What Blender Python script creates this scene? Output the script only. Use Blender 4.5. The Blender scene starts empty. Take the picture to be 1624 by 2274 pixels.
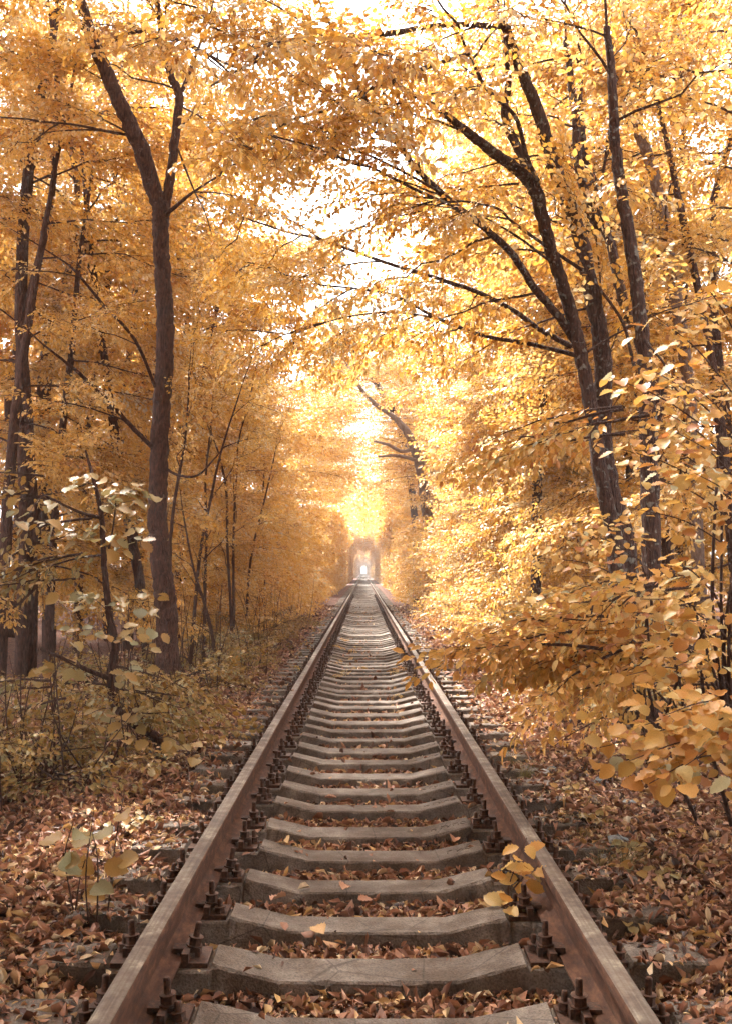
import bpy, math, random
import numpy as np
from mathutils import Vector, Matrix

S = bpy.context.scene
rng = np.random.default_rng(7)
random.seed(7)

# ------------------------------------------------------------------ camera
F_PX, W_PX, H_PX = 2280.0, 1624.0, 2274.0
cam_d = bpy.data.cameras.new('camera')
cam_d.sensor_fit = 'VERTICAL'
cam_d.sensor_height = 36.0
cam_d.lens = 36.0 * F_PX / H_PX
cam_d.clip_start = 0.05
cam_d.clip_end = 3000
cam = bpy.data.objects.new('camera', cam_d)
S.collection.objects.link(cam)
CAM = Vector((-0.03, 0.0, 1.69))
cam.location = CAM
PITCH, YAW = math.radians(3.32), math.radians(-0.13)
cam.rotation_euler = (math.pi / 2 + PITCH, 0, YAW)
S.camera = cam
CAM_R = cam.rotation_euler.to_matrix()

# ------------------------------------------------------------------ light
SUN_EL, SUN_AZ = math.radians(56), math.radians(-28)     # azimuth from +Y (down the track), negative = left
w = bpy.data.worlds.new('World'); S.world = w; w.use_nodes = True
nt = w.node_tree; nt.nodes.clear()
sky = nt.nodes.new('ShaderNodeTexSky'); sky.sky_type = 'NISHITA'; sky.sun_disc = False
sky.sun_elevation = SUN_EL; sky.sun_rotation = SUN_AZ
sky.air_density = 1.0; sky.dust_density = 2.0; sky.ozone_density = 0.6
bg = nt.nodes.new('ShaderNodeBackground'); bg.inputs['Strength'].default_value = 0.15
wo = nt.nodes.new('ShaderNodeOutputWorld')
hs = nt.nodes.new('ShaderNodeHueSaturation'); hs.inputs['Saturation'].default_value = 0.15     # thin bright cloud: almost no blue
nt.links.new(sky.outputs[0], hs.inputs['Color']); nt.links.new(hs.outputs[0], bg.inputs[0]); nt.links.new(bg.outputs[0], wo.inputs[0])
sun_d = bpy.data.lights.new('sun', 'SUN'); sun_d.energy = 3.6; sun_d.angle = math.radians(4.0)
sun_d.color = (1.0, 0.95, 0.87)
sun = bpy.data.objects.new('sun', sun_d); S.collection.objects.link(sun)
to_sun = Vector((math.sin(SUN_AZ) * math.cos(SUN_EL), math.cos(SUN_AZ) * math.cos(SUN_EL), math.sin(SUN_EL)))
sun.rotation_euler = to_sun.to_track_quat('Z', 'Y').to_euler()
S.view_settings.view_transform = 'Standard'
S.view_settings.look = 'None'
S.view_settings.exposure = 2.68
S.view_settings.gamma = 1.0
S.view_settings.use_curve_mapping = False
S.cycles.use_denoising = True
S.cycles.use_adaptive_sampling = True
S.cycles.adaptive_threshold = 0.05
S.cycles.max_bounces = 5
S.cycles.diffuse_bounces = 3
S.cycles.glossy_bounces = 2
S.cycles.transmission_bounces = 5
S.cycles.sample_clamp_indirect = 6.0

# ------------------------------------------------------------------ helpers
COL = S.collection

def at(u, v, D):
    """World point at distance D down the track seen along picture direction (u, v)."""
    d = CAM_R @ Vector(((u - W_PX / 2) / F_PX, -(v - H_PX / 2) / F_PX, -1.0))
    k = D / d.y
    return CAM + d * k

def tag(o, label=None, cat=None, group=None, kind=None):
    if label: o['label'] = label
    if cat: o['category'] = cat
    if group: o['group'] = group
    if kind: o['kind'] = kind
    return o

def link(name, data, parent=None, loc=None):
    o = bpy.data.objects.new(name, data)
    COL.objects.link(o)
    if parent: o.parent = parent
    if loc is not None: o.location = loc
    return o

def empty(name, loc):
    o = bpy.data.objects.new(name, None)
    o.empty_display_size = 0.1
    COL.objects.link(o); o.location = loc
    return o

def make_mesh(name, parts, mats):
    """parts: list of (V, F, material index, tone per vertex or None, smooth)."""
    Vs, off, idx, lt, mi, sm, tone = [], 0, [], [], [], [], []
    for V, F, m, t, s in parts:
        V = np.asarray(V, dtype=np.float32).reshape(-1, 3); F = np.asarray(F, dtype=np.int32)
        if len(F) == 0: continue
        Vs.append(V); idx.append((F + off).ravel())
        lt.append(np.full(len(F), F.shape[1], np.int32))
        mi.append(np.full(len(F), m, np.int32)); sm.append(np.full(len(F), bool(s)))
        tone.append(np.full(len(V), 0.5, np.float32) if t is None else np.asarray(t, np.float32))
        off += len(V)
    V = np.concatenate(Vs); idx = np.concatenate(idx); lt = np.concatenate(lt)
    me = bpy.data.meshes.new(name)
    me.vertices.add(len(V)); me.vertices.foreach_set('co', V.ravel())
    me.loops.add(len(idx)); me.loops.foreach_set('vertex_index', idx)
    me.polygons.add(len(lt))
    ls = np.zeros(len(lt), np.int32); ls[1:] = np.cumsum(lt)[:-1]
    me.polygons.foreach_set('loop_start', ls)
    me.polygons.foreach_set('loop_total', lt)
    me.polygons.foreach_set('material_index', np.concatenate(mi))
    me.polygons.foreach_set('use_smooth', np.concatenate(sm))
    a = me.attributes.new('tone', 'FLOAT', 'POINT'); a.data.foreach_set('value', np.concatenate(tone))
    for m in mats: me.materials.append(m)
    me.update(calc_edges=True); me.validate()
    return me

def catmull(pts, n):
    """Resample a polyline (k columns) to n points per span with Catmull-Rom."""
    P = np.asarray(pts, float)
    P = np.vstack([2 * P[0] - P[1], P, 2 * P[-1] - P[-2]])
    out = []
    for i in range(1, len(P) - 2):
        a, b, c, d = P[i - 1], P[i], P[i + 1], P[i + 2]
        for t in np.linspace(0, 1, n, endpoint=False):
            out.append(0.5 * ((2 * b) + (c - a) * t + (2 * a - 5 * b + 4 * c - d) * t * t + (3 * b - a - 3 * c + d) * t ** 3))
    out.append(P[-2])
    return np.array(out)

def unit(v):
    return v / np.maximum(np.linalg.norm(v, axis=-1, keepdims=True), 1e-9)

def tube(P, R, sides=8, rough=0.0, rg=None, cap=False):
    P = np.asarray(P, float); R = np.asarray(R, float); n = len(P)
    T = unit(np.gradient(P, axis=0))
    ref = np.array([1.0, 0.13, 0.0]) if abs(T[0][0]) < 0.8 else np.array([0.0, 1.0, 0.1])
    A = np.zeros_like(P); a = unit(np.cross(T[0], ref)); A[0] = a
    for i in range(1, n):
        a = A[i - 1] - T[i] * np.dot(A[i - 1], T[i]); A[i] = a / max(np.linalg.norm(a), 1e-9)
    B = np.cross(T, A)
    th = np.linspace(0, 2 * np.pi, sides, endpoint=False)
    rr = np.repeat(R[:, None], sides, 1)
    if rough > 0:
        g = rg or rng
        lob = 1 + rough * (np.sin(3 * th + g.uniform(0, 6)) * 0.5 + np.sin(2 * th + g.uniform(0, 6)))[None, :]
        rr = rr * lob * (1 + rough * 0.8 * g.standard_normal((n, sides)))
    V = P[:, None, :] + rr[:, :, None] * (np.cos(th)[None, :, None] * A[:, None, :] + np.sin(th)[None, :, None] * B[:, None, :])
    i = np.arange(n - 1)[:, None] * sides; j = np.arange(sides)[None, :]; k = (j + 1) % sides
    F = np.stack([i + j, i + k, i + sides + k, i + sides + j], -1).reshape(-1, 4)
    V = V.reshape(-1, 3)
    if cap:
        V = np.vstack([V, P[-1] + T[-1] * R[-1] * 0.3])
        tip = len(V) - 1; b = (n - 1) * sides
        F = np.vstack([F, np.stack([b + j[0], b + k[0], np.full(sides, tip), np.full(sides, tip)], -1)])
        F = F  # degenerate quads close the end
    return V, F

def box(x0, x1, y0, y1, z0, z1):
    V = np.array([[x, y, z] for z in (z0, z1) for y in (y0, y1) for x in (x0, x1)], float)
    F = np.array([[0, 2, 3, 1], [4, 5, 7, 6], [0, 1, 5, 4], [2, 6, 7, 3], [0, 4, 6, 2], [1, 3, 7, 5]])
    return V, F

def prism(n, r, z0, z1, ph=0.0, r2=None):
    th = np.linspace(0, 2 * np.pi, n, endpoint=False) + ph
    r2 = r if r2 is None else r2
    V = np.vstack([np.c_[r * np.cos(th), r * np.sin(th), np.full(n, z0)], np.c_[r2 * np.cos(th), r2 * np.sin(th), np.full(n, z1)], [[0, 0, z1]]])
    j = np.arange(n); k = (j + 1) % n
    return V, np.c_[j, k, n + k, n + j], np.c_[n + j, n + k, np.full(n, 2 * n)]

# ------------------------------------------------------------------ materials
def mat(name):
    m = bpy.data.materials.new(name); m.use_nodes = True
    n = m.node_tree.nodes; n.clear()
    out = n.new('ShaderNodeOutputMaterial')
    return m, n, m.node_tree.links, out

def ramp(n, stops):
    r = n.new('ShaderNodeValToRGB'); e = r.color_ramp.elements
    while len(e) > 1: e.remove(e[-1])
    e[0].position = stops[0][0]; e[0].color = (*stops[0][1], 1)
    for p, c in stops[1:]:
        x = e.new(p); x.color = (*c, 1)
    return r

def leaf_material(name, stops, trans=0.45, rough=0.42, spec=0.5, obj_shift=0.25):
    m, n, l, out = mat(name)
    at_ = n.new('ShaderNodeAttribute'); at_.attribute_name = 'tone'
    oi = n.new('ShaderNodeObjectInfo')
    ma = n.new('ShaderNodeMath'); ma.operation = 'MULTIPLY_ADD'; ma.inputs[1].default_value = obj_shift; ma.inputs[2].default_value = -obj_shift / 2
    l.new(oi.outputs['Random'], ma.inputs[0])
    ad = n.new('ShaderNodeMath'); ad.operation = 'ADD'; ad.use_clamp = True
    l.new(at_.outputs['Fac'], ad.inputs[0]); l.new(ma.outputs[0], ad.inputs[1])
    r = ramp(n, stops); l.new(ad.outputs[0], r.inputs[0])
    tc = n.new('ShaderNodeTexCoord')
    nz = n.new('ShaderNodeTexNoise'); nz.inputs['Scale'].default_value = 45; nz.inputs['Detail'].default_value = 2
    l.new(tc.outputs['Object'], nz.inputs['Vector'])
    mr = n.new('ShaderNodeMapRange'); mr.inputs[1].default_value = 0.3; mr.inputs[2].default_value = 0.75; mr.inputs[3].default_value = 0.72; mr.inputs[4].default_value = 1.08
    l.new(nz.outputs[0], mr.inputs[0])
    mx = n.new('ShaderNodeVectorMath'); mx.operation = 'SCALE'
    l.new(r.outputs[0], mx.inputs[0]); l.new(mr.outputs[0], mx.inputs['Scale'])
    p = n.new('ShaderNodeBsdfPrincipled'); p.inputs['Roughness'].default_value = rough
    p.inputs['Specular IOR Level'].default_value = spec
    l.new(mx.outputs[0], p.inputs['Base Color'])
    t = n.new('ShaderNodeBsdfTranslucent'); l.new(mx.outputs[0], t.inputs[0])
    ms = n.new('ShaderNodeMixShader'); ms.inputs[0].default_value = trans
    l.new(p.outputs[0], ms.inputs[1]); l.new(t.outputs[0], ms.inputs[2]); l.new(ms.outputs[0], out.inputs[0])
    return m

M_LEAF = leaf_material('leaf_gold', [(0.0, (0.36, 0.15, 0.03)), (0.12, (0.58, 0.25, 0.04)), (0.3, (0.68, 0.36, 0.055)),
                                     (0.6, (0.74, 0.445, 0.12)), (0.82, (0.77, 0.53, 0.22)), (1.0, (0.66, 0.57, 0.38))], trans=0.5, rough=0.38, spec=0.6)
M_HAZEL = leaf_material('leaf_hazel', [(0.0, (0.45, 0.17, 0.05)), (0.25, (0.62, 0.29, 0.06)), (0.6, (0.66, 0.38, 0.09)),
                                       (0.88, (0.60, 0.42, 0.15)), (1.0, (0.46, 0.42, 0.24))], trans=0.4, rough=0.45, spec=0.35, obj_shift=0.6)
M_OLIVE = leaf_material('leaf_olive', [(0.0, (0.22, 0.09, 0.02)), (0.3, (0.38, 0.20, 0.045)), (0.65, (0.34, 0.225, 0.07)),
                                       (1.0, (0.27, 0.24, 0.12))], trans=0.3, rough=0.45, spec=0.3, obj_shift=0.5)
M_LITTER = leaf_material('leaf_litter', [(0.0, (0.05, 0.022, 0.014)), (0.25, (0.15, 0.06, 0.032)), (0.5, (0.34, 0.15, 0.08)),
                                         (0.72, (0.50, 0.26, 0.15)), (0.85, (0.58, 0.35, 0.12)), (1.0, (0.62, 0.46, 0.28))], trans=0.12, rough=0.55, spec=0.3, obj_shift=0.0)
M_GRASS = leaf_material('grass_blade', [(0.0, (0.10, 0.07, 0.02)), (0.6, (0.22, 0.17, 0.05)), (1.0, (0.36, 0.28, 0.11))], trans=0.25, obj_shift=0.2)

def bark_material(name, dark, light, lichen=0.0):
    m, n, l, out = mat(name)
    tc = n.new('ShaderNodeTexCoord')
    mp = n.new('ShaderNodeMapping'); mp.inputs['Scale'].default_value = (1, 1, 0.22)
    l.new(tc.outputs['Object'], mp.inputs[0])
    nz = n.new('ShaderNodeTexNoise'); nz.inputs['Scale'].default_value = 55; nz.inputs['Detail'].default_value = 6; nz.inputs['Roughness'].default_value = 0.65
    l.new(mp.outputs[0], nz.inputs[0])
    vo = n.new('ShaderNodeTexVoronoi'); vo.inputs['Scale'].default_value = 38; vo.feature = 'DISTANCE_TO_EDGE'
    l.new(mp.outputs[0], vo.inputs[0])
    r = ramp(n, [(0.3, dark), (0.7, light)]); l.new(nz.outputs[0], r.inputs[0])
    col = r.outputs[0]
    if lichen > 0:
        n2 = n.new('ShaderNodeTexNoise'); n2.inputs['Scale'].default_value = 16; n2.inputs['Detail'].default_value = 4
        l.new(tc.outputs['Object'], n2.inputs[0])
        r2 = ramp(n, [(0.63 - lichen * 0.1, (0, 0, 0)), (0.69 - lichen * 0.1, (1, 1, 1))]); l.new(n2.outputs[0], r2.inputs[0])
        mx = n.new('ShaderNodeMix'); mx.data_type = 'RGBA'
        l.new(r2.outputs[0], mx.inputs[0]); l.new(col, mx.inputs[6]); mx.inputs[7].default_value = (0.20, 0.18, 0.15, 1)
        col = mx.outputs[2]
    p = n.new('ShaderNodeBsdfPrincipled'); p.inputs['Roughness'].default_value = 0.85; p.inputs['Specular IOR Level'].default_value = 0.25
    l.new(col, p.inputs['Base Color'])
    ad = n.new('ShaderNodeMath'); ad.operation = 'ADD'
    l.new(nz.outputs[0], ad.inputs[0]); l.new(vo.outputs[0], ad.inputs[1])
    b = n.new('ShaderNodeBump'); b.inputs['Strength'].default_value = 1.0; b.inputs['Distance'].default_value = 0.05
    l.new(ad.outputs[0], b.inputs['Height']); l.new(b.outputs[0], p.inputs['Normal'])
    l.new(p.outputs[0], out.inputs[0])
    return m

M_BARK = bark_material('bark_dark', (0.016, 0.007, 0.005), (0.14, 0.062, 0.040))
M_BARK_L = bark_material('bark_lichen', (0.018, 0.008, 0.006), (0.13, 0.062, 0.042), lichen=0.45)
M_BARK_P = bark_material('bark_pale', (0.13, 0.075, 0.055), (0.33, 0.215, 0.16))
M_TWIG = bark_material('twig', (0.05, 0.022, 0.014), (0.11, 0.055, 0.038))

def concrete():
    m, n, l, out = mat('concrete')
    tc = n.new('ShaderNodeTexCoord'); oi = n.new('ShaderNodeObjectInfo')
    va = n.new('ShaderNodeVectorMath'); va.operation = 'ADD'
    sc = n.new('ShaderNodeVectorMath'); sc.operation = 'SCALE'; sc.inputs[0].default_value = (13, 7, 5)
    l.new(oi.outputs['Random'], sc.inputs['Scale']); l.new(tc.outputs['Object'], va.inputs[0]); l.new(sc.outputs[0], va.inputs[1])
    n1 = n.new('ShaderNodeTexNoise'); n1.inputs['Scale'].default_value = 7; n1.inputs['Detail'].default_value = 5; l.new(va.outputs[0], n1.inputs[0])
    n2 = n.new('ShaderNodeTexNoise'); n2.inputs['Scale'].default_value = 120; n2.inputs['Detail'].default_value = 3; l.new(va.outputs[0], n2.inputs[0])
    r1 = ramp(n, [(0.3, (0.12, 0.092, 0.072)), (0.5, (0.20, 0.16, 0.128)), (0.72, (0.29, 0.245, 0.20))]); l.new(n1.outputs[0], r1.inputs[0])
    r2 = ramp(n, [(0.25, (0.45, 0.43, 0.42)), (0.6, (1.05, 1.05, 1.05))]); l.new(n2.outputs[0], r2.inputs[0])
    n3 = n.new('ShaderNodeTexNoise'); n3.inputs['Scale'].default_value = 3.2; n3.inputs['Detail'].default_value = 7; n3.inputs['Roughness'].default_value = 0.7; l.new(va.outputs[0], n3.inputs[0])
    r3 = ramp(n, [(0.40, (0, 0, 0)), (0.62, (1, 1, 1))]); l.new(n3.outputs[0], r3.inputs[0])
    m3 = n.new('ShaderNodeMix'); m3.data_type = 'RGBA'; l.new(r3.outputs[0], m3.inputs[0]); l.new(r1.outputs[0], m3.inputs[6]); m3.inputs[7].default_value = (0.085, 0.055, 0.035, 1)   # damp brown stains
    vc = n.new('ShaderNodeTexVoronoi'); vc.feature = 'DISTANCE_TO_EDGE'; vc.inputs['Scale'].default_value = 2.4; l.new(va.outputs[0], vc.inputs[0])
    rc = ramp(n, [(0.0, (0.25, 0.22, 0.2)), (0.012, (1, 1, 1))]); l.new(vc.outputs[0], rc.inputs[0])                                                     # hairline cracks
    m4 = n.new('ShaderNodeMix'); m4.data_type = 'RGBA'; m4.blend_type = 'MULTIPLY'; m4.inputs[0].default_value = 0.7; l.new(m3.outputs[2], m4.inputs[6]); l.new(rc.outputs[0], m4.inputs[7])
    mx = n.new('ShaderNodeMix'); mx.data_type = 'RGBA'; mx.blend_type = 'MULTIPLY'; mx.inputs[0].default_value = 1
    l.new(m4.outputs[2], mx.inputs[6]); l.new(r2.outputs[0], mx.inputs[7])
    p = n.new('ShaderNodeBsdfPrincipled'); p.inputs['Roughness'].default_value = 0.8; p.inputs['Specular IOR Level'].default_value = 0.35
    l.new(mx.outputs[2], p.inputs['Base Color'])
    b = n.new('ShaderNodeBump'); b.inputs['Strength'].default_value = 0.7; b.inputs['Distance'].default_value = 0.008
    ad = n.new('ShaderNodeMath'); ad.operation = 'ADD'; l.new(n1.outputs[0], ad.inputs[0]); l.new(n2.outputs[0], ad.inputs[1])
    l.new(ad.outputs[0], b.inputs['Height']); l.new(b.outputs[0], p.inputs['Normal']); l.new(p.outputs[0], out.inputs[0])
    return m
M_CONC = concrete()

def rusty(name, c0, c1, c2, metal, rough, scale=18, stretch=(1, 0.2, 1)):
    m, n, l, out = mat(name)
    tc = n.new('ShaderNodeTexCoord'); mp = n.new('ShaderNodeMapping'); mp.inputs['Scale'].default_value = stretch
    l.new(tc.outputs['Object'], mp.inputs[0])
    n1 = n.new('ShaderNodeTexNoise'); n1.inputs['Scale'].default_value = scale; n1.inputs['Detail'].default_value = 6; n1.inputs['Roughness'].default_value = 0.65; l.new(mp.outputs[0], n1.inputs[0])
    r1 = ramp(n, [(0.3, c0), (0.5, c1), (0.7, c2)]); l.new(n1.outputs[0], r1.inputs[0])
    p = n.new('ShaderNodeBsdfPrincipled'); p.inputs['Metallic'].default_value = metal; p.inputs['Specular IOR Level'].default_value = 0.22
    l.new(r1.outputs[0], p.inputs['Base Color'])
    mr = n.new('ShaderNodeMapRange'); mr.inputs[3].default_value = rough - 0.1; mr.inputs[4].default_value = rough + 0.12
    l.new(n1.outputs[0], mr.inputs[0]); l.new(mr.outputs[0], p.inputs['Roughness'])
    n2 = n.new('ShaderNodeTexNoise'); n2.inputs['Scale'].default_value = 160; n2.inputs['Detail'].default_value = 3; l.new(tc.outputs['Object'], n2.inputs[0])
    b = n.new('ShaderNodeBump'); b.inputs['Strength'].default_value = 0.35; b.inputs['Distance'].default_value = 0.004
    l.new(n2.outputs[0], b.inputs['Height']); l.new(b.outputs[0], p.inputs['Normal']); l.new(p.outputs[0], out.inputs[0])
    return m
M_RUST = rusty('rail_rust', (0.035, 0.016, 0.010), (0.085, 0.037, 0.021), (0.165, 0.078, 0.043), 0.0, 0.85, 30, (1, 0.35, 1))
M_STEEL = rusty('rail_worn_top', (0.10, 0.062, 0.04), (0.16, 0.108, 0.072), (0.25, 0.19, 0.135), 0.5, 0.45, 26, (1, 0.04, 1))
def rail_head():
    m, n, l, out = mat('rail_head')
    tc = n.new('ShaderNodeTexCoord'); mp = n.new('ShaderNodeMapping'); mp.inputs['Scale'].default_value = (1, 0.008, 1); l.new(tc.outputs['Object'], mp.inputs[0])
    st = n.new('ShaderNodeTexNoise'); st.inputs['Scale'].default_value = 130; st.inputs['Detail'].default_value = 4; l.new(mp.outputs[0], st.inputs[0])
    bl = n.new('ShaderNodeTexNoise'); bl.inputs['Scale'].default_value = 9; bl.inputs['Detail'].default_value = 7; bl.inputs['Roughness'].default_value = 0.7; l.new(tc.outputs['Object'], bl.inputs[0])
    ad = n.new('ShaderNodeMath'); ad.operation = 'MULTIPLY_ADD'; ad.inputs[1].default_value = 0.28; l.new(st.outputs[0], ad.inputs[0])
    m2 = n.new('ShaderNodeMath'); m2.operation = 'MULTIPLY'; m2.inputs[1].default_value = 0.72; l.new(bl.outputs[0], m2.inputs[0]); l.new(m2.outputs[0], ad.inputs[2])
    r = ramp(n, [(0.38, (0.045, 0.025, 0.015)), (0.48, (0.09, 0.056, 0.035)), (0.57, (0.14, 0.105, 0.073)), (0.66, (0.28, 0.235, 0.18))]); l.new(ad.outputs[0], r.inputs[0])
    mm = ramp(n, [(0.46, (0.0, 0.0, 0.0)), (0.66, (0.5, 0.5, 0.5))]); l.new(ad.outputs[0], mm.inputs[0])
    rr = ramp(n, [(0.46, (0.75, 0.75, 0.75)), (0.66, (0.42, 0.42, 0.42))]); l.new(ad.outputs[0], rr.inputs[0])
    p = n.new('ShaderNodeBsdfPrincipled'); l.new(r.outputs[0], p.inputs['Base Color']); l.new(mm.outputs[0], p.inputs['Metallic']); l.new(rr.outputs[0], p.inputs['Roughness'])
    b = n.new('ShaderNodeBump'); b.inputs['Strength'].default_value = 0.4; b.inputs['Distance'].default_value = 0.003; l.new(bl.outputs[0], b.inputs['Height']); l.new(b.outputs[0], p.inputs['Normal'])
    l.new(p.outputs[0], out.inputs[0]); return m
M_STEEL = rail_head()
M_IRON = rusty('fastener_iron', (0.03, 0.015, 0.010), (0.07, 0.034, 0.021), (0.15, 0.068, 0.04), 0.2, 0.6, 60, (1, 1, 1))

def soil():
    m, n, l, out = mat('soil')
    tc = n.new('ShaderNodeTexCoord')
    n1 = n.new('ShaderNodeTexNoise'); n1.inputs['Scale'].default_value = 28; n1.inputs['Detail'].default_value = 8; n1.inputs['Roughness'].default_value = 0.75; l.new(tc.outputs['Object'], n1.inputs[0])
    vo = n.new('ShaderNodeTexVoronoi'); vo.inputs['Scale'].default_value = 22; l.new(tc.outputs['Object'], vo.inputs[0])
    r1 = ramp(n, [(0.3, (0.03, 0.016, 0.01)), (0.5, (0.12, 0.05, 0.026)), (0.7, (0.30, 0.13, 0.065))]); l.new(n1.outputs[0], r1.inputs[0])
    r2 = ramp(n, [(0.0, (0.5, 0.45, 0.4)), (1.0, (1.3, 1.1, 1.0))]); l.new(vo.outputs['Color'], r2.inputs[0])
    mx = n.new('ShaderNodeMix'); mx.data_type = 'RGBA'; mx.blend_type = 'MULTIPLY'; mx.inputs[0].default_value = 1
    l.new(r1.outputs[0], mx.inputs[6]); l.new(r2.outputs[0], mx.inputs[7])
    p = n.new('ShaderNodeBsdfPrincipled'); p.inputs['Roughness'].default_value = 0.9; l.new(mx.outputs[2], p.inputs['Base Color'])
    b = n.new('ShaderNodeBump'); b.inputs['Strength'].default_value = 1.0; b.inputs['Distance'].default_value = 0.04
    l.new(n1.outputs[0], b.inputs['Height']); l.new(b.outputs[0], p.inputs['Normal']); l.new(p.outputs[0], out.inputs[0])
    return m
M_SOIL = soil()
M_STONE = rusty('stone_grey', (0.08, 0.085, 0.085), (0.17, 0.175, 0.17), (0.28, 0.28, 0.26), 0.0, 0.7, 20, (1, 1, 1))
M_STONE_W = rusty('stone_white', (0.35, 0.30, 0.26), (0.5, 0.46, 0.42), (0.62, 0.58, 0.53), 0.0, 0.7, 20, (1, 1, 1))

# ------------------------------------------------------------------ ground
def ground_z(x, y):
    x = np.asarray(x, float); y = np.asarray(y, float); a = np.abs(x)
    z = np.interp(a, [0, 0.95, 1.25, 1.6, 2.4, 3.5, 8, 60], [0.07, 0.078, 0.165, 0.19, 0.10, 0.12, 0.3, 0.5])
    amp = np.interp(a, [0, 1.0, 1.6, 3, 60], [0.008, 0.01, 0.025, 0.06, 0.4])
    nz = np.sin(x * 3.1 + np.sin(y * 1.7)) * 0.5 + np.sin(y * 2.3 + x * 1.3) * 0.4 + np.sin(x * 7.3 + y * 5.1) * 0.25
    return z + amp * nz

xs = np.unique(np.r_[np.linspace(-5, 5, 101), np.linspace(-60, -5, 40), np.linspace(5, 60, 40)])
ys = np.unique(np.r_[np.linspace(-6, 16, 150), np.linspace(16, 60, 120), np.linspace(60, 900, 140)])
GX, GY = np.meshgrid(xs, ys)
GV = np.stack([GX, GY, ground_z(GX, GY)], -1).reshape(-1, 3)
nx = len(xs); ii = (np.arange(len(ys) - 1)[:, None] * nx + np.arange(nx - 1)[None, :]).ravel()
GF = np.stack([ii, ii + 1, ii + nx + 1, ii + nx], -1)
ground = link('ground', make_mesh('ground', [(GV, GF, 0, None, True)], [M_SOIL])); ground['kind'] = 'structure'

# ------------------------------------------------------------------ rails
RX, Z_FOOT = 0.7975, 0.205
prof_half = [(0.075, 0.0), (0.075, 0.010), (0.030, 0.022), (0.011, 0.036), (0.009, 0.085), (0.012, 0.125), (0.026, 0.137), (0.0365, 0.141),
             (0.0375, 0.168), (0.0340, 0.1765), (0.020, 0.1795), (0.0, 0.180)]
def rail(side, label):
    pr = [(x, z) for x, z in prof_half] + [(-x, z) for x, z in reversed(prof_half[:-1])]
    pr = np.array(pr); n = len(pr)
    yy = np.unique(np.r_[np.linspace(-3, 30, 67), np.linspace(30, 850, 60)])
    V = np.array([[x, y, z] for y in yy for x, z in pr])
    nf = []; mf = []
    for i in range(len(yy) - 1):
        for j in range(n):
            k = (j + 1) % n
            nf.append([i * n + j, i * n + k, (i + 1) * n + k, (i + 1) * n + j])
            top = pr[j][1] > 0.176 and pr[k][1] > 0.176
            mf.append(1 if top else 0)
    nf = np.array(nf); mf = np.array(mf)
    me = make_mesh('rail', [(V, nf[:, ::-1], 0, None, False)], [M_RUST, M_STEEL])
    me.polygons.foreach_set('material_index', mf)
    o = link('rail', me, loc=(side * RX, 0, Z_FOOT))
    tag(o, label, 'rail', 'rails of the track')
rail(-1, 'rusty steel rail on the left side of the track')
rail(1, 'rusty steel rail on the right side of the track with a shinier worn head')

# ------------------------------------------------------------------ sleepers
PX = [0.0, 0.34, 0.592, 0.605, 0.985, 1.0, 1.27, 1.345]
PZ = [0.145, 0.148, 0.208, 0.185, 0.185, 0.212, 0.214, 0.165]
def sleeper_mesh(seed, detail=True):
    g = np.random.default_rng(seed)
    xs_ = np.array([-x for x in PX[:0:-1]] + PX); zs_ = np.array(PZ[:0:-1] + PZ)
    if detail:                                   # finer stations for chipped, uneven edges
        xf = np.unique(np.r_[xs_, np.linspace(-1.34, 1.34, 60)]); zf = np.interp(xf, xs_, zs_); xs_, zs_ = xf, zf
    n = len(xs_); chips = {int(g.integers(2, n - 2)): g.uniform(0.006, 0.022) for _ in range(9)} if detail else {}
    top = 0.098; ch = 0.008
    sec = []
    for x, z in zip(xs_, zs_):
        j = g.normal(0, 0.0013, 4) if detail else np.zeros(4)
        bw = 0.145
        slope = (bw - top) / 0.19
        yf = top + slope * (0.19 - z) * 0.5
        cp = chips.get(len(sec), 0.0)
        sec.append([[x, -bw, -0.02], [x, -yf - ch + j[0] + cp * 0.4, z - ch - cp * 0.6], [x, -yf + j[1] + cp, z + j[2] * 0.4 - cp * 0.15], [x, yf + j[1], z + j[3] * 0.4], [x, yf + ch + j[0], z - ch], [x, bw, -0.02]])
    V = np.array(sec).reshape(-1, 3); m = 6
    F = []
    for i in range(n - 1):
        for k in range(m - 1):
            F.append([i * m + k, (i + 1) * m + k, (i + 1) * m + k + 1, i * m + k + 1])
    F = np.array(F)
    e = []
    for b in (0, (n - 1) * m):
        q = [[b, b + 1, b + 4, b + 5], [b + 1, b + 2, b + 3, b + 4]]
        e += q if b == 0 else [x[::-1] for x in q]
    return make_mesh('sleeper', [(V, F, 0, None, False), (V, np.array(e), 0, None, False)], [M_CONC])

def multi(lst): return [(V, F, 0, None, False) for V, F in lst]
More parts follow.
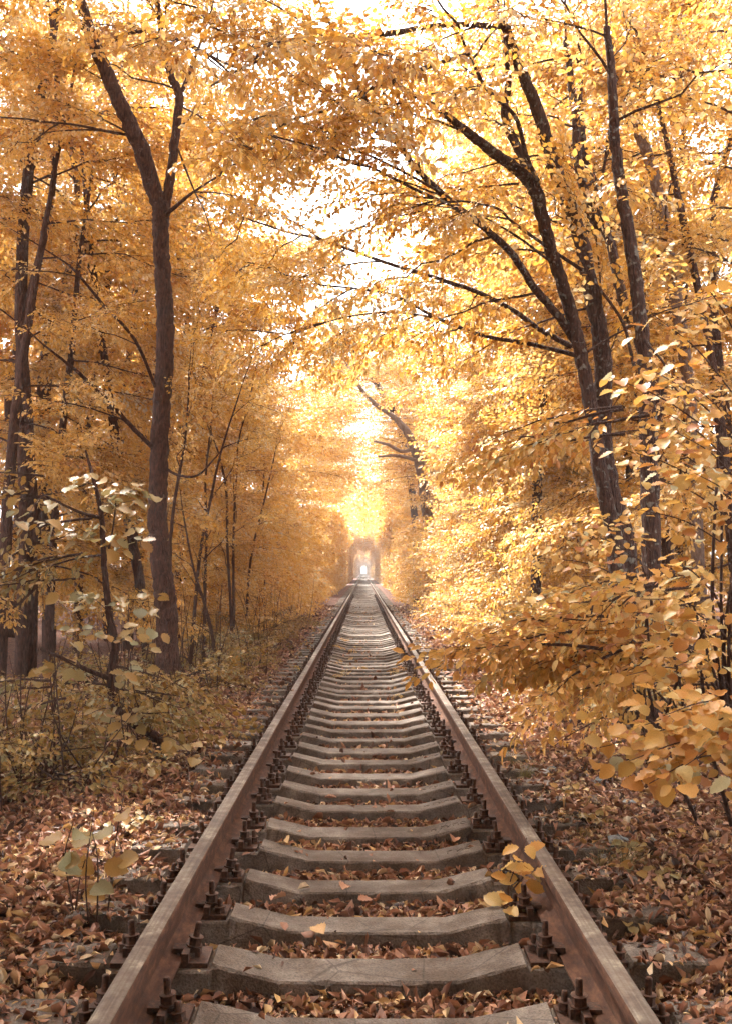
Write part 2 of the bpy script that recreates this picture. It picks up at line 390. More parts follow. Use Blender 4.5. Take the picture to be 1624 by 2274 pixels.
# tie plate with two raised ribs that hold the rail foot
plate_me = make_mesh('tie_plate', multi([box(-0.185, 0.185, -0.08, 0.08, 0, 0.018), box(-0.112, -0.086, -0.08, 0.08, 0.018, 0.052), box(0.086, 0.112, -0.08, 0.08, 0.018, 0.052)]), [M_IRON])
clamp_me = make_mesh('clamp', multi([box(-0.075, 0.03, -0.028, 0.028, 0.036, 0.052), box(0.012, 0.03, -0.028, 0.028, 0.0, 0.036), box(-0.075, -0.055, -0.028, 0.028, 0.022, 0.036)]), [M_IRON])
def bolt_mesh(name, nut_r, nut_h, stud_h, z):
    p = []
    for n_, r, a, b, ph in ((14, nut_r * 1.28, z, z + 0.006, 0), (6, nut_r, z + 0.006, z + 0.006 + nut_h, 0.3), (14, nut_r * 1.15, z + 0.006 + nut_h, z + 0.011 + nut_h, 0), (10, nut_r * 0.5, z + nut_h, z + stud_h, 0)):
        V, F, T = prism(n_, r, a, b, ph); p += [(V, F, 0, None, False), (V, T, 0, None, False)]
    V, F, T = prism(10, nut_r * 0.5, z + stud_h, z + stud_h + 0.006, 0, nut_r * 0.36); p += [(V, F, 0, None, False), (V, T, 0, None, False)]
    return make_mesh(name, p, [M_IRON])
clampbolt_me = bolt_mesh('clamp_bolt', 0.025, 0.028, 0.088, 0.053)
anchor_me = bolt_mesh('anchor_bolt', 0.022, 0.024, 0.062, 0.018)
fast_parts = []
for me_, ox in ((plate_me, 0), (clamp_me, 0.115), (clampbolt_me, 0.115), (anchor_me, 0.16)):
    v = np.zeros(len(me_.vertices) * 3); me_.vertices.foreach_get('co', v); v = v.reshape(-1, 3)
    for s in ((1, -1) if ox else (1,)):
        vv = v.copy(); vv[:, 0] = s * (v[:, 0] + ox)
        q = np.array([list(p.vertices) for p in me_.polygons if len(p.vertices) == 4]); t = [list(p.vertices) for p in me_.polygons if len(p.vertices) == 3]
        fast_parts.append((vv, q, 0, None, False))
        if t: fast_parts.append((vv, np.array(t), 0, None, False))
fast_me = make_mesh('rail_fastening', fast_parts, [M_IRON])

ORD = ['', 'second ', 'third ', 'fourth ', 'fifth ', 'sixth ', 'seventh ', 'eighth ', 'ninth ', 'tenth ', 'eleventh ', 'twelfth ', 'thirteenth ', 'fourteenth ',
       'fifteenth ', 'sixteenth ', 'seventeenth ', 'eighteenth ', 'nineteenth ', 'twentieth ']
sl_var = [sleeper_mesh(100 + i) for i in range(24)]
sl_far = sleeper_mesh(1, False)
SP, Y0 = 0.541, 2.457
N_SL = 300
sl_y = []
for i in range(N_SL):
    y = (Y0 + SP * i if i < 12 else Y0 + SP * 12 + 0.565 * (i - 12)) + (random.uniform(-0.025, 0.025) if i > 3 else 0)
    sl_y.append(y)
    o = link('sleeper', sl_var[i % 24] if i < 45 else sl_far, loc=(random.uniform(-0.012, 0.012), y, random.uniform(-0.006, 0.006)))
    o.rotation_euler = (random.uniform(-0.045, 0.045), random.uniform(-0.004, 0.004), random.uniform(-0.012, 0.012))
    if i < 20:
        lab = 'grey concrete sleeper, ' + ORD[i] + ('nearest the camera' if i == 0 else 'nearest to the camera')
    elif i < 60: lab = 'grey concrete sleeper in the middle stretch of track between the leafy walls'
    else: lab = 'pale distant concrete sleeper where the track runs into the leaf tunnel'
    tag(o, lab, 'sleeper', 'sleepers near the camera' if i < 20 else ('sleepers in the middle stretch' if i < 60 else 'sleepers far down the track'))
    for s in (-1, 1):
        if i < 36:
            p = link('tie_plate', plate_me, o, (s * RX, 0, 0.187))
            for t in (-1, 1):
                c = link('clamp', clamp_me, p, (t * 0.118, 0, 0.0)); c.rotation_euler = (0, 0, 0 if t > 0 else math.pi)
                b = link('clamp_bolt', clampbolt_me, p, (t * 0.112, 0, 0)); b.rotation_euler = (random.gauss(0, 0.07), random.gauss(0, 0.07), random.uniform(0, 1))
                if random.random() < 0.14: continue
                b = link('anchor_bolt', anchor_me, p, (t * 0.158, random.choice((-1, 1)) * 0.04, random.uniform(-0.012, 0))); b.rotation_euler = (random.gauss(0, 0.09), random.gauss(0, 0.09), random.uniform(0, 1))
        elif i < 110:
            link('rail_fastening', fast_me, o, (s * RX, 0, 0.187))
sl_y = np.array(sl_y)
# the rest of the track beyond the 300th sleeper
v = np.zeros(len(sl_far.vertices) * 3); sl_far.vertices.foreach_get('co', v); v = v.reshape(-1, 3)
q = np.array([list(p.vertices) for p in sl_far.polygons])
yy = sl_y[-1] + 0.565 * np.arange(1, 700)
VV = (v[None] + np.stack([0 * yy, yy, 0 * yy], -1)[:, None]).reshape(-1, 3)
FF = (q[None] + (np.arange(len(yy)) * len(v))[:, None, None]).reshape(-1, 4)
far = link('distant_sleepers', make_mesh('distant_sleepers', [(VV, FF, 0, None, False)], [M_CONC]))
tag(far, 'distant concrete sleepers merging into one strip at the tunnel end', 'sleepers', kind='stuff')

# ------------------------------------------------------------------ leaves
LT = np.array([[0, 0, 0], [-0.27, 0.30, 0.07], [-0.25, 0.68, 0.05], [0, 1.0, -0.10], [0.25, 0.68, 0.05], [0.27, 0.30, 0.07]])
LF = np.array([[0, 3, 2, 1], [0, 5, 4, 3]])
def leaf_batch(P, D, N, size, tone, T=LT, F=LF, m=0):
    D = unit(D); Sd = unit(np.cross(D, N)); N = np.cross(Sd, D)
    V = P[:, None] + size[:, None, None] * (T[None, :, 0:1] * Sd[:, None] + T[None, :, 1:2] * D[:, None] + T[None, :, 2:3] * N[:, None])
    FF = (F[None] + (np.arange(len(P)) * len(T))[:, None, None]).reshape(-1, F.shape[1])
    return (V.reshape(-1, 3), FF, m, np.repeat(tone, len(T)), True)

def rot(yaw, pitch, roll):
    return np.array(Matrix.Rotation(yaw, 3, 'Z') @ Matrix.Rotation(-pitch, 3, 'Y') @ Matrix.Rotation(roll, 3, 'X'))

def gen_spray(g, L, leaf, tilt=0.45, step=0.05, tw=0.075):
    """A flat leafy twig along +X: alternate side twigs, alternate leaves."""
    P, D, N, Sz, tubes = [], [], [], [], []
    main = np.array([[t * L, g.normal(0, 0.015) * L, -0.16 * L * t * t] for t in np.linspace(0, 1, 6)])
    tubes.append((main, np.linspace(0.0035, 0.001, 6) * (L / 0.8)))
    def leaves_on(a, b, side0):
        n = max(1, int(np.linalg.norm(b - a) / step)); d = unit(b - a)
        for i in range(n + 1):
            p = a + (b - a) * (i + 0.4) / (n + 1)
            sgn = side0 if i % 2 else -side0
            ang = sgn * g.uniform(0.5, 1.1) if i < n else g.normal(0, 0.3)
            dd = np.array([d[0] * math.cos(ang) - d[1] * math.sin(ang), d[0] * math.sin(ang) + d[1] * math.cos(ang), d[2] - g.uniform(0.0, 0.75)])
            P.append(p); D.append(dd); N.append(np.array([g.normal(0, tilt), g.normal(0, tilt), 1.0])); Sz.append(leaf * g.uniform(0.65, 1.15))
    x = 0.12 * L; side = 1
    while x < L * 0.97:
        t = x / L
        i = min(4, int(t * 5)); a = main[i] + (main[i + 1] - main[i]) * (t * 5 - i)
        l = L * (0.46 * (1 - 0.78 * t) + 0.04) * g.uniform(0.65, 1.2)
        an = side * g.uniform(0.6, 1.0)
        b = a + l * np.array([math.cos(an), math.sin(an), g.uniform(-0.32, 0.08)])
        tubes.append((np.array([a, (a + b) / 2 + [0, 0, 0.01], b]), np.array([0.0018, 0.0014, 0.0008])))
        leaves_on(a, b, side)
        x += tw * g.uniform(0.7, 1.3); side = -side
    leaves_on(main[4], main[5], 1)
    return np.array(P), np.array(D), np.array(N), np.array(Sz), tubes

def gen_bough(seed, L=2.4, nspray=26, leaf=0.075, spray=0.85, material=None, step=0.05, tw=0.075, fan=1.1, vert=0.35, twigs=True):
    g = np.random.default_rng(seed)
    ax = np.array([[t * L, 0.12 * L * math.sin(t * 2 + g.uniform(0, 6)) * t, (0.10 * t - 0.20 * t * t) * L] for t in np.linspace(0, 1, 9)])
    parts = [(*tube(ax, np.linspace(0.016, 0.003, 9), 5), 1, None, True)]
    A = [[], [], [], []]; tones = []
    for k in range(nspray):
        t = 0.12 + 0.86 * (k + g.uniform(0, 0.9)) / nspray
        i = min(7, int(t * 8)); a = ax[i] + (ax[i + 1] - ax[i]) * (t * 8 - i)
        sg = 1 if k % 2 else -1
        yaw = sg * g.uniform(0.25, fan) * (1 - 0.55 * t)
        R = rot(yaw, g.uniform(-0.55, vert), g.normal(0, 0.45))
        P, D, N, Sz, tb = gen_spray(g, spray * g.uniform(0.65, 1.15), leaf, step=step, tw=tw)
        base = np.clip(g.normal(0.5, 0.16), 0.05, 0.95)
        A[0].append(P @ R.T + a); A[1].append(D @ R.T); A[2].append(N @ R.T); A[3].append(Sz)
        tones.append(np.clip(base + g.normal(0, 0.14, len(P)), 0, 1))
        for pts, rad in (tb if twigs else tb[:1]):
            parts.append((*tube(pts @ R.T + a, rad, 3), 1, None, True))
    A = [np.concatenate(q_) for q_ in A]
    parts.append(leaf_batch(A[0], A[1], A[2], A[3], np.concatenate(tones)))
    return make_mesh('leafy_bough', parts, [material or M_LEAF, M_TWIG])

BOUGH = [gen_bough(20 + i) for i in range(8)]
BOUGH_FAR = [gen_bough(40 + i, leaf=0.105, step=0.085, tw=0.12, twigs=False) for i in range(6)]
BOUGH_VAULT = [gen_bough(50 + i, nspray=15, leaf=0.085, step=0.085, tw=0.12, twigs=False) for i in range(5)]
BOUGH_THIN = [gen_bough(60 + i, nspray=12, spray=0.7, step=0.06, tw=0.10) for i in range(5)]
BOUGH_BIG = [gen_bough(70 + i, L=1.7, nspray=13, leaf=0.092, spray=0.7, step=0.066, tw=0.10) for i in range(6)]
BOUGH_O = [gen_bough(80 + i, L=1.3, nspray=12, leaf=0.095, spray=0.55, material=M_OLIVE, step=0.085, tw=0.12) for i in range(4)]
BOUGH_H = [gen_bough(90 + i, L=1.2, nspray=9, leaf=0.095, spray=0.55, material=M_HAZEL, step=0.07, tw=0.10) for i in range(4)]

# trunks that stand free of nearer foliage: picture polyline, distance, margin, share of nearer boughs that were lost there
CLEAR = [([(372, 1420), (358, 1250), (351, 1150), (354, 1020), (360, 900), (368, 760), (363, 640), (357, 455)], 12.3, 62, 1.0),
         ([(357, 455), (340, 415), (308, 320), (276, 250), (238, 165)], 12.2, 60, 0.95), ([(357, 455), (385, 340), (398, 212)], 12.2, 50, 0.95),
         ([(1386, 1150), (1336, 982), (1338, 870), (1320, 688), (1291, 545), (1234, 381), (1156, 163)], 9.6, 55, 0.75),
         ([(1300, 850), (1246, 627), (1193, 442)], 9.5, 50, 0.7), ([(1431, 807), (1398, 545), (1361, 278)], 8.9, 45, 0.6),
         ([(700, 175), (650, 225)], 30, 22, 0.5), ([(790, 440), (710, 485)], 30, 20, 0.4), ([(790, 645), (765, 685)], 40, 22, 0.5), ([(945, 1110), (917, 990), (890, 940)], 38.5, 42, 0.85)]
def seg_dist(px, a, b):
    ax, ay = a; bx, by = b; dx, dy = bx - ax, by - ay
    t_ = max(0, min(1, ((px[0] - ax) * dx + (px[1] - ay) * dy) / max(1e-6, dx * dx + dy * dy)))
    return math.hypot(px[0] - ax - t_ * dx, px[1] - ay - t_ * dy)
def in_clear(p, d, L):
    for f in (0.35, 0.7, 1.0):
        q = p + d * (L * f)
        c = CAM_R.transposed() @ (q - CAM)
        if c.z > -0.5: continue
        px = (W_PX / 2 - F_PX * c.x / c.z, H_PX / 2 + F_PX * c.y / c.z)
        for poly, D, m, pr in CLEAR:
            if q.y < D and random.random() < pr:
                for a, b in zip(poly, poly[1:]):
                    if seg_dist(px, a, b) < m + 0.08 * L * F_PX / q.y: return True
    return False

def place_bough(parent, origin, p, d, scale=1.0, pool=None, name='leafy_bough', roll=None):
    """p, d world; parent's world origin is `origin` (all parents unrotated)."""
    d = Vector(d).normalized()
    if in_clear(Vector(p), d, scale * (2.4 if pool in (None, BOUGH, BOUGH_FAR, BOUGH_VAULT, BOUGH_THIN) else 1.5)): return None
    yaw = math.atan2(d.y, d.x); pitch = math.asin(max(-1, min(1, d.z)))
    M = Matrix.Rotation(yaw, 3, 'Z') @ Matrix.Rotation(-pitch, 3, 'Y') @ Matrix.Rotation(random.gauss(0, 0.25) if roll is None else roll, 3, 'X')
    o = link(name, random.choice(pool or BOUGH), parent)
    o.matrix_local = Matrix.Translation(Vector(p) - Vector(origin)) @ M.to_4x4() @ Matrix.Diagonal((scale, scale * random.choice((-1, 1)), scale, 1)).to_4x4()
    return o

def wood_tube(parent, origin, name, pts, radii, bark, sides=10, n=6, rough=0.04, seed=0):
    """pts world control points; radii per control point."""
    g = np.random.default_rng(seed + len(pts) * 13)
    Q = catmull(np.c_[np.array([tuple(p) for p in pts]), np.array(radii)], n)
    if n >= 4:
        k = np.minimum(1, Q[:, 3] * 12)[:, None]
        Q[1:-1, :3] += g.normal(0, 0.006, (len(Q) - 2, 3)) * k[1:-1]
    V, F = tube(Q[:, :3] - np.array(origin), np.maximum(Q[:, 3], 0.002), sides, rough, g)
    me = make_mesh(name, [(V, F, 0, None, True)], [bark])
    return link(name, me, parent), Q

# ------------------------------------------------------------------ tunnel wall trees
def half_w(y): return float(np.interp(y, [0, 8, 14, 30, 60], [2.5, 2.35, 2.25, 2.15, 2.1]))
def roof_z(y): return float(np.interp(y, [0, 10, 20, 28, 40, 60, 90], [9.0, 9.0, 8.6, 7.8, 6.8, 6.2, 5.8]))

def wall_tree(side, y, label, group, h=None, xt=None, zmin=0.5, dens=1.0, over=True):
    xt = xt or random.uniform(3.9, 4.6)
    h = h or (random.uniform(8.5, 10) if y < 24 else random.uniform(6.5, 8) if y < 40 else (random.uniform(11, 14) if y < 54 else random.uniform(9, 10)))
    bx, by = side * xt, y
    org = Vector((bx, by, float(ground_z(bx, by)) - 0.05))
    t = empty('hornbeam_tree', org); tag(t, label, 'tree', group)
    lean = random.uniform(0.7, 1.5) + (0.6 if over else 0)
    pts = [org + Vector((-side * lean * (k / 6) ** 2, random.uniform(-0.1, 0.1) * k * 0.4, h * k / 6)) for k in range(7)]
    rad = [random.uniform(0.07, 0.11) * (1 - 0.13 * k) for k in range(7)]
    wood_tube(t, org, 'trunk', pts, rad, M_BARK, 7, 4, 0.03, int(y * 10))
    c = empty('crown', (0, 0, 0)); c.parent = t
    z = zmin
    rz = roof_z(y)
    while z < h - 0.6:
        k = z / h * 6; i = min(5, int(k)); p = pts[i].lerp(pts[i + 1], k - i)
        inward = Vector((-side, 0, 0))
        top_ = over and z > rz - 1.2
        a = random.gauss(0, 0.45 if top_ else 0.75)
        d = Matrix.Rotation(a, 3, 'Z') @ inward
        reach = abs(p.x) - half_w(y)
        sc = random.uniform(0.85, 1.1) * (1.2 if top_ else 1)
        L = 2.4 * sc
        pitch = random.uniform(-0.35, 0.3) if z < rz - 2.5 else random.uniform(0.0, 0.55)
        if z > rz - 1.5: reach += 3.0 if over else float(np.interp(y, [12, 22, 34], [0.9, 1.7, 1.9]))
        tipx = L * math.cos(a)
        if tipx > reach:                       # trimmed by passing trains: turn the bough along the track or start it deeper
            p = p + Vector((side * (tipx - reach), 0, 0))
        place_bough(c, org, p, (d.x, d.y, pitch), sc, BOUGH_VAULT if top_ else (BOUGH_FAR if (y > 27 or y < 9) else BOUGH))
        z += random.uniform(0.36, 0.62) / dens * (0.8 if top_ else 1)
    return t

LBL = {(-1, 0): 'slender golden tree in the leaf wall left of the rails',
       (-1, 1): 'golden tree in the far leaf wall left of the rails',
       (1, 0): 'golden tree in the dense leaf wall right of the rails',
       (1, 1): 'sunlit golden tree in the far leaf wall right of the rails'}
for side in (-1, 1):
    y = 14.2 if side < 0 else 12.5; n_w = 0
    while y < 62:
        far_ = 1 if y > 30 else 0
        lab = LBL[(side, far_)]
        if not far_: lab += ', ' + (ORD[n_w] + 'nearest to the camera' if n_w else 'nearest the camera'); n_w += 1
        wall_tree(side, y, lab, ('left' if side < 0 else 'right') + (' far' if far_ else ' near') + ' leaf wall trees', dens=(0.75 if (side < 0 and y < 22) else 1.0), zmin=(1.7 if side < 0 and y < 19 else 0.5), over=(y > 40), xt=(random.uniform(4.8, 5.6) if side < 0 and y < 19 else None))
        y += random.uniform(1.5, 2.0)

# woods behind the walls
def wood_tree(x, y, label, group, n=9, h=None, pool=None, zlo=0.8):
    h = h or random.uniform(9, 14)
    org = Vector((x, y, float(ground_z(x, y)) - 0.05))
    t = empty('woodland_tree', org); tag(t, label, 'tree', group)
    pts = [org + Vector((random.uniform(-0.15, 0.15) * k, random.uniform(-0.1, 0.1) * k, h * k / 5)) for k in range(6)]
    wood_tube(t, org, 'trunk', pts, [random.uniform(0.08, 0.15) * (1 - 0.15 * k) for k in range(6)], M_BARK, 7, 4, 0.03, int(y * 10))
    c = empty('crown', (0, 0, 0)); c.parent = t
    for k in range(n):
        z = zlo + (h - zlo) * (k + random.random()) / n; i = min(4, int(z / h * 5)); p = pts[i].lerp(pts[i + 1], z / h * 5 - i)
        a = random.uniform(0, 6.283)
        place_bough(c, org, p, (math.cos(a), math.sin(a), random.uniform(-0.2, 0.4)), random.uniform(1.0, 1.25) if y < 22 else random.uniform(1.2, 1.6), pool or (BOUGH if y < 22 else BOUGH_FAR))
    return t
for side, nm in ((-1, 'left'), (1, 'right')):
    for y in np.arange(7.0, 44, 2.6):
        for x in (6.0, 9.5):
            if x * 2280 / y > 1500 or (y < 13 and x < 7): continue
            wood_tree(side * (x + random.uniform(-1.2, 1.2)), y + random.uniform(-1, 1), 'golden woodland tree standing behind the leaf wall ' + nm + ' of the track', 'woodland behind the ' + nm + ' wall', n=(14 if side < 0 else 13))

for x, y in ((5.2, 13), (6.2, 17), (7.5, 14), (5.4, 21), (-4.9, 15), (-5.8, 19), (-6.8, 16), (-7.5, 22), (-5.2, 24), (-5.0, 10.4), (-4.8, 7.6)):  # the last two are added to block sun from the left foreground
    t = wood_tree(x, y, 'tall golden woodland tree whose crown shows above the ' + ('left' if x < 0 else 'right') + ' leaf wall', 'tall trees behind the ' + ('left' if x < 0 else 'right') + ' wall', n=15, h=random.uniform(13, 15.5), zlo=6.0)

# the same woods go on behind and above the camera
for k, (x, y) in enumerate([(-3.4, -9), (-3.6, -6), (-3.3, -3), (-3.6, 0), (-3.5, 3.0), (-4.2, 6.0), (3.6, -8), (3.4, -4.5), (3.5, -1), (3.7, 2.5), (-6.5, -7), (-6.8, -3), (-6.4, 1), (-7, 5), (6.5, -5), (6.5, 1)]):
    h = random.uniform(10.5, 12.5)
    org = Vector((x, y, float(ground_z(x, y)) - 0.05))
    t = empty('woodland_tree', org); tag(t, 'golden woodland overhanging the track behind the viewpoint', 'woodland', kind='stuff')
    pts = [org + Vector((-math.copysign(1.2, x) * (k_ / 5) ** 2, random.uniform(-0.1, 0.1) * k_, h * k_ / 5)) for k_ in range(6)]
    wood_tube(t, org, 'trunk', pts, [0.13 * (1 - 0.15 * k_) for k_ in range(6)], M_BARK, 7, 4, 0.03, k)
    c = empty('crown', (0, 0, 0)); c.parent = t
    for j in range(15):
        z = random.uniform(6.8, h); i = min(4, int(z / h * 5)); p = pts[i].lerp(pts[i + 1], z / h * 5 - i)
        a = random.uniform(0, 6.283)
        place_bough(c, org, p, (math.cos(a) - math.copysign(0.5, x), math.sin(a), random.uniform(-0.05, 0.35)), random.uniform(1.3, 1.8), BOUGH_FAR)

for side, y_end, stp in ((-1, 3.2, 1.7), (1, 4.0, 2.0)):  # out-of-view wall trees added to keep side light off the foreground
    y = -8.0
    while y < y_end:
        t = wall_tree(side, y, 'unseen golden leaf wall added for shade beside and behind the viewpoint', None, h=9.0, xt=random.uniform(4.4, 5.0))
        t['kind'] = 'stuff'; t['category'] = 'woodland'
        y += stp

# far woods: stretches of tunnel nobody could count
def stretch_mesh(seed, L=12.0, roof_share=0.6):
    g = np.random.default_rng(seed); n = 18000
    y = g.uniform(0, L, n)
    th = g.uniform(0, 1, n)
    # right-hand half of the vault: wall then roof
    wall = th < roof_share
    x = np.where(wall, 2.1 + np.abs(g.normal(0, 0.55, n)), g.uniform(-0.2, 3.2, n))
    z = np.where(wall, g.uniform(0.0, 5.2, n), 5.6 + np.abs(g.normal(0, 2.0, n)) + 0.12 * x)
    bulge = 0.10 * np.sin(y * 1.1 + g.uniform(0, 6)) + 0.08 * np.sin(z * 1.7 + y * 0.6)
    x = x + np.where(wall, bulge, 0); z = z + np.where(wall, 0, bulge)
    cut = wall & (z > 4.2); x = np.where(cut, x - (z - 4.2) * 0.9, x)
    P = np.c_[x, y, z]; D = g.normal(0, 1, (n, 3)); D[:, 2] -= 0.5
    N = g.normal(0, 0.6, (n, 3)); N[:, 2] += 0.7; N[:, 0] -= 0.3
    return make_mesh('far_woodland', [leaf_batch(P, D, N, g.uniform(0.16, 0.30, n), np.clip(g.normal(0.5, 0.2, n), 0, 1))], [M_LEAF])
STR = [stretch_mesh(300 + i) for i in range(3)]; STR_OPEN = [stretch_mesh(310 + i, roof_share=0.93) for i in range(3)]
y = 60.0; k = 0
while y < 660:
    if not any(a < y < b for a, b in ((104, 126), (190, 224), (300, 345))):
        for side in (-1, 1):
            o = link('far_woodland', (STR_OPEN if (60 <= y < 105 or 225 < y < 250) else STR)[(k + (side > 0)) % 3], loc=(0, y, 0.05)); o.scale = (side, 1, random.uniform(0.92, 1.05))
            tag(o, 'far golden tunnel foliage ' + ('left' if side < 0 else 'right') + ' of the vanishing track', 'foliage', kind='stuff')
    k += 1; y += 11.0

for k in range(4):
    for side in (-1, 1):
        o = link('far_woodland', STR[(k + (side > 0)) % 3], loc=(0, -19.0 - 11 * k, 0.05)); o.scale = (side, 1, 1)
        tag(o, 'golden tunnel foliage behind the viewpoint, ' + ('left' if side < 0 else 'right') + ' of the track', 'foliage', kind='stuff')

# ------------------------------------------------------------------ the big forked tree on the left
def px_branch(parent, org, name, uvd, radii, bark, sides=8, n=5, seed=0):
    pts = [at(u, v_, D) for u, v_, D in uvd]
    return wood_tube(parent, org, name, pts, radii, bark, sides, n, 0.04, seed)

def boughs_along(crown, org, Q, t0=0.15, spacing=0.45, scale=(0.5, 0.8), pool=None, spread=1.1, droop=(-0.5, 0.15)):
    P = Q[:, :3]; s = np.r_[0, np.cumsum(np.linalg.norm(np.diff(P, axis=0), axis=1))]
    d0 = t0 * s[-1]; k = 0
    while d0 < s[-1]:
        i = min(len(P) - 2, np.searchsorted(s, d0) - 1); i = max(i, 0)
        p = P[i] + (P[i + 1] - P[i]) * ((d0 - s[i]) / max(1e-6, s[i + 1] - s[i]))
        tg = Vector(P[i + 1] - P[i]).normalized()
        yaw = (1 if k % 2 else -1) * random.uniform(0.35, spread)
        d = Matrix.Rotation(yaw, 3, 'Z') @ Vector((tg.x, tg.y, tg.z * 0.4))
        place_bough(crown, org, p, (d.x, d.y, d.z + random.uniform(*droop)), random.uniform(*scale), pool)
        k += 1; d0 += spacing * random.uniform(0.7, 1.3)
    place_bough(crown, org, P[-1], tuple(P[-1] - P[-3]), random.uniform(*scale), pool)

DT = 12.5
org = at(376, 1575, DT); org.z = float(ground_z(org.x, org.y)) - 0.05
t = empty('forked_tree', org); tag(t, 'tall dark-barked tree forking into two stems left of the track', 'tree')
c = empty('crown', (0, 0, 0)); c.parent = t
wood_tube(t, org, 'trunk', [org, *[at(u, v_, DT) for u, v_ in ((372, 1460), (370, 1350), (358, 1250), (351, 1150), (354, 1020), (360, 900), (368, 760), (363, 640), (358, 540), (357, 455))]],
          [0.26, 0.15, 0.138, 0.128, 0.122, 0.117, 0.113, 0.11, 0.106, 0.105, 0.11], M_BARK, 18, 12, 0.06, 5)
_, Qa = px_branch(t, org, 'stem', [(362, 480, DT), (340, 415, DT), (308, 320, DT - .1), (276, 250, DT - .2), (238, 165, DT - .3), (205, 85, DT - .4), (180, 0, DT - .5), (160, -120, DT - .6)], [0.09, 0.1, 0.098, 0.09, 0.08, 0.072, 0.06, 0.04], M_BARK, 12, 7, 6)
_, Qb = px_branch(t, org, 'stem', [(362, 480, DT), (374, 425, DT), (385, 340, DT), (394, 260, DT), (398, 212, DT), (378, 165, DT), (362, 95, DT - .1), (350, 0, DT - .2)], [0.06, 0.062, 0.058, 0.055, 0.055, 0.045, 0.04, 0.03], M_BARK, 10, 6, 7)
_, Qc = px_branch(t, org, 'branch', [(398, 215, DT), (412, 182, DT), (440, 110, DT + .2), (470, 20, DT + .4)], [0.03, 0.026, 0.02, 0.012], M_BARK, 7, 5, 8)
_, Qd = px_branch(t, org, 'branch', [(366, 480, DT), (400, 450, DT - .3), (432, 425, DT - .6), (470, 400, DT - 1)], [0.03, 0.022, 0.016, 0.01], M_BARK, 7, 5, 9)
_, Qe = px_branch(t, org, 'branch', [(350, 870, DT), (300, 755, DT - .5), (232, 680, DT - 1.0), (165, 600, DT - 1.4), (110, 560, DT - 1.6)], [0.022, 0.02, 0.018, 0.014, 0.008], M_BARK, 7, 5, 10)
_, Qf = px_branch(t, org, 'branch', [(345, 1000, DT), (290, 945, DT - .4), (230, 880, DT - .8), (165, 820, DT - 1.2), (90, 760, DT - 1.5)], [0.03, 0.028, 0.025, 0.02, 0.01], M_BARK, 7, 5, 11)
_, Qg = px_branch(t, org, 'branch', [(366, 1040, DT), (400, 1056, DT - .3), (440, 1055, DT - .5), (475, 1020, DT - .7), (500, 990, DT - .8)], [0.02, 0.016, 0.013, 0.01, 0.006], M_BARK, 6, 5, 12)
_, Qh = px_branch(t, org, 'branch', [(285, 300, DT), (230, 290, DT - .3), (165, 277, DT - .7), (90, 270, DT - 1)], [0.02, 0.017, 0.014, 0.01], M_BARK, 6, 5, 13)
_, Qj = px_branch(t, org, 'branch', [(215, 110, DT - .4), (300, 70, DT - 1), (400, 90, DT - 1.6), (500, 140, DT - 2.2)], [0.03, 0.024, 0.016, 0.008], M_BARK, 6, 5, 15)
_, Qi = px_branch(t, org, 'branch', [(395, 330, DT), (430, 420, DT - .3), (455, 470, DT - .6), (470, 520, DT - .8)], [0.014, 0.012, 0.009, 0.005], M_BARK, 6, 5, 14)
for Q in (Qa, Qb, Qc, Qd, Qh, Qj): boughs_along(c, org, Q, 0.3, 0.30, (0.6, 0.95), BOUGH_BIG)
for Q in (Qe, Qf): boughs_along(c, org, Q, 0.3, 0.6, (0.45, 0.7), BOUGH_THIN)

# second, thinner tree further left
DT = 16.5
org = at(330, 1490, DT); org.z = float(ground_z(org.x, org.y)) - 0.05
t = empty('leaning_tree', org); tag(t, 'thin leaning reddish trunk behind the forked tree, at the left', 'tree')
c = empty('crown', (0, 0, 0)); c.parent = t
_, Qa = wood_tube(t, org, 'trunk', [org, *[at(u, v_, DT) for u, v_ in ((320, 1380), (303, 1250), (285, 1160), (264, 1030), (250, 930), (240, 850), (228, 760), (217, 660), (204, 560), (190, 440), (180, 300))]],
                  [0.09, 0.085, 0.082, 0.078, 0.075, 0.07, 0.066, 0.06, 0.05, 0.042, 0.034, 0.025], M_BARK, 9, 6, 0.04, 21)
boughs_along(c, org, Qa, 0.35, 0.55, (0.6, 0.9), BOUGH_THIN)

# saplings in the left wall
SAP = [(13.2, [(384, 1480), (378, 1244), (381, 1176), (391, 1095), (404, 1021), (413, 960), (420, 860)], 'slim sapling rising just right of the forked trunk'),
       (18.0, [(516, 1450), (513, 1363), (505, 1208), (503, 1096), (484, 1002), (445, 900), (430, 800)], 'tallest thin sapling midway along the left leaf wall, bending left'),
       (18.6, [(520, 1440), (519, 1363), (519, 1176), (526, 1047), (530, 980), (560, 860)], 'straight thin sapling paired with a bending one in the left wall'),
       (27.0, [(589, 1390), (587, 1272), (585, 1111), (587, 1031), (592, 930)], 'thin upright sapling far along the left leaf wall'),
       (16.0, [(452, 1480), (458, 1192), (457, 1063), (470, 930)], 'thin pale-stemmed sapling in the left wall near the forked tree'),
       (15.0, [(420, 1500), (442, 1250), (470, 1100), (492, 1000), (530, 880)], 'slanting sapling leaning right in the left leaf wall'),
       (21.0, [(545, 1430), (556, 1250), (590, 1100), (612, 1000)], 'slender slanting sapling near the far end of the left saplings'),
       (14.2, [(480, 1510), (470, 1400), (430, 1260), (405, 1130)], 'slanting sapling leaning left towards the forked trunk')]
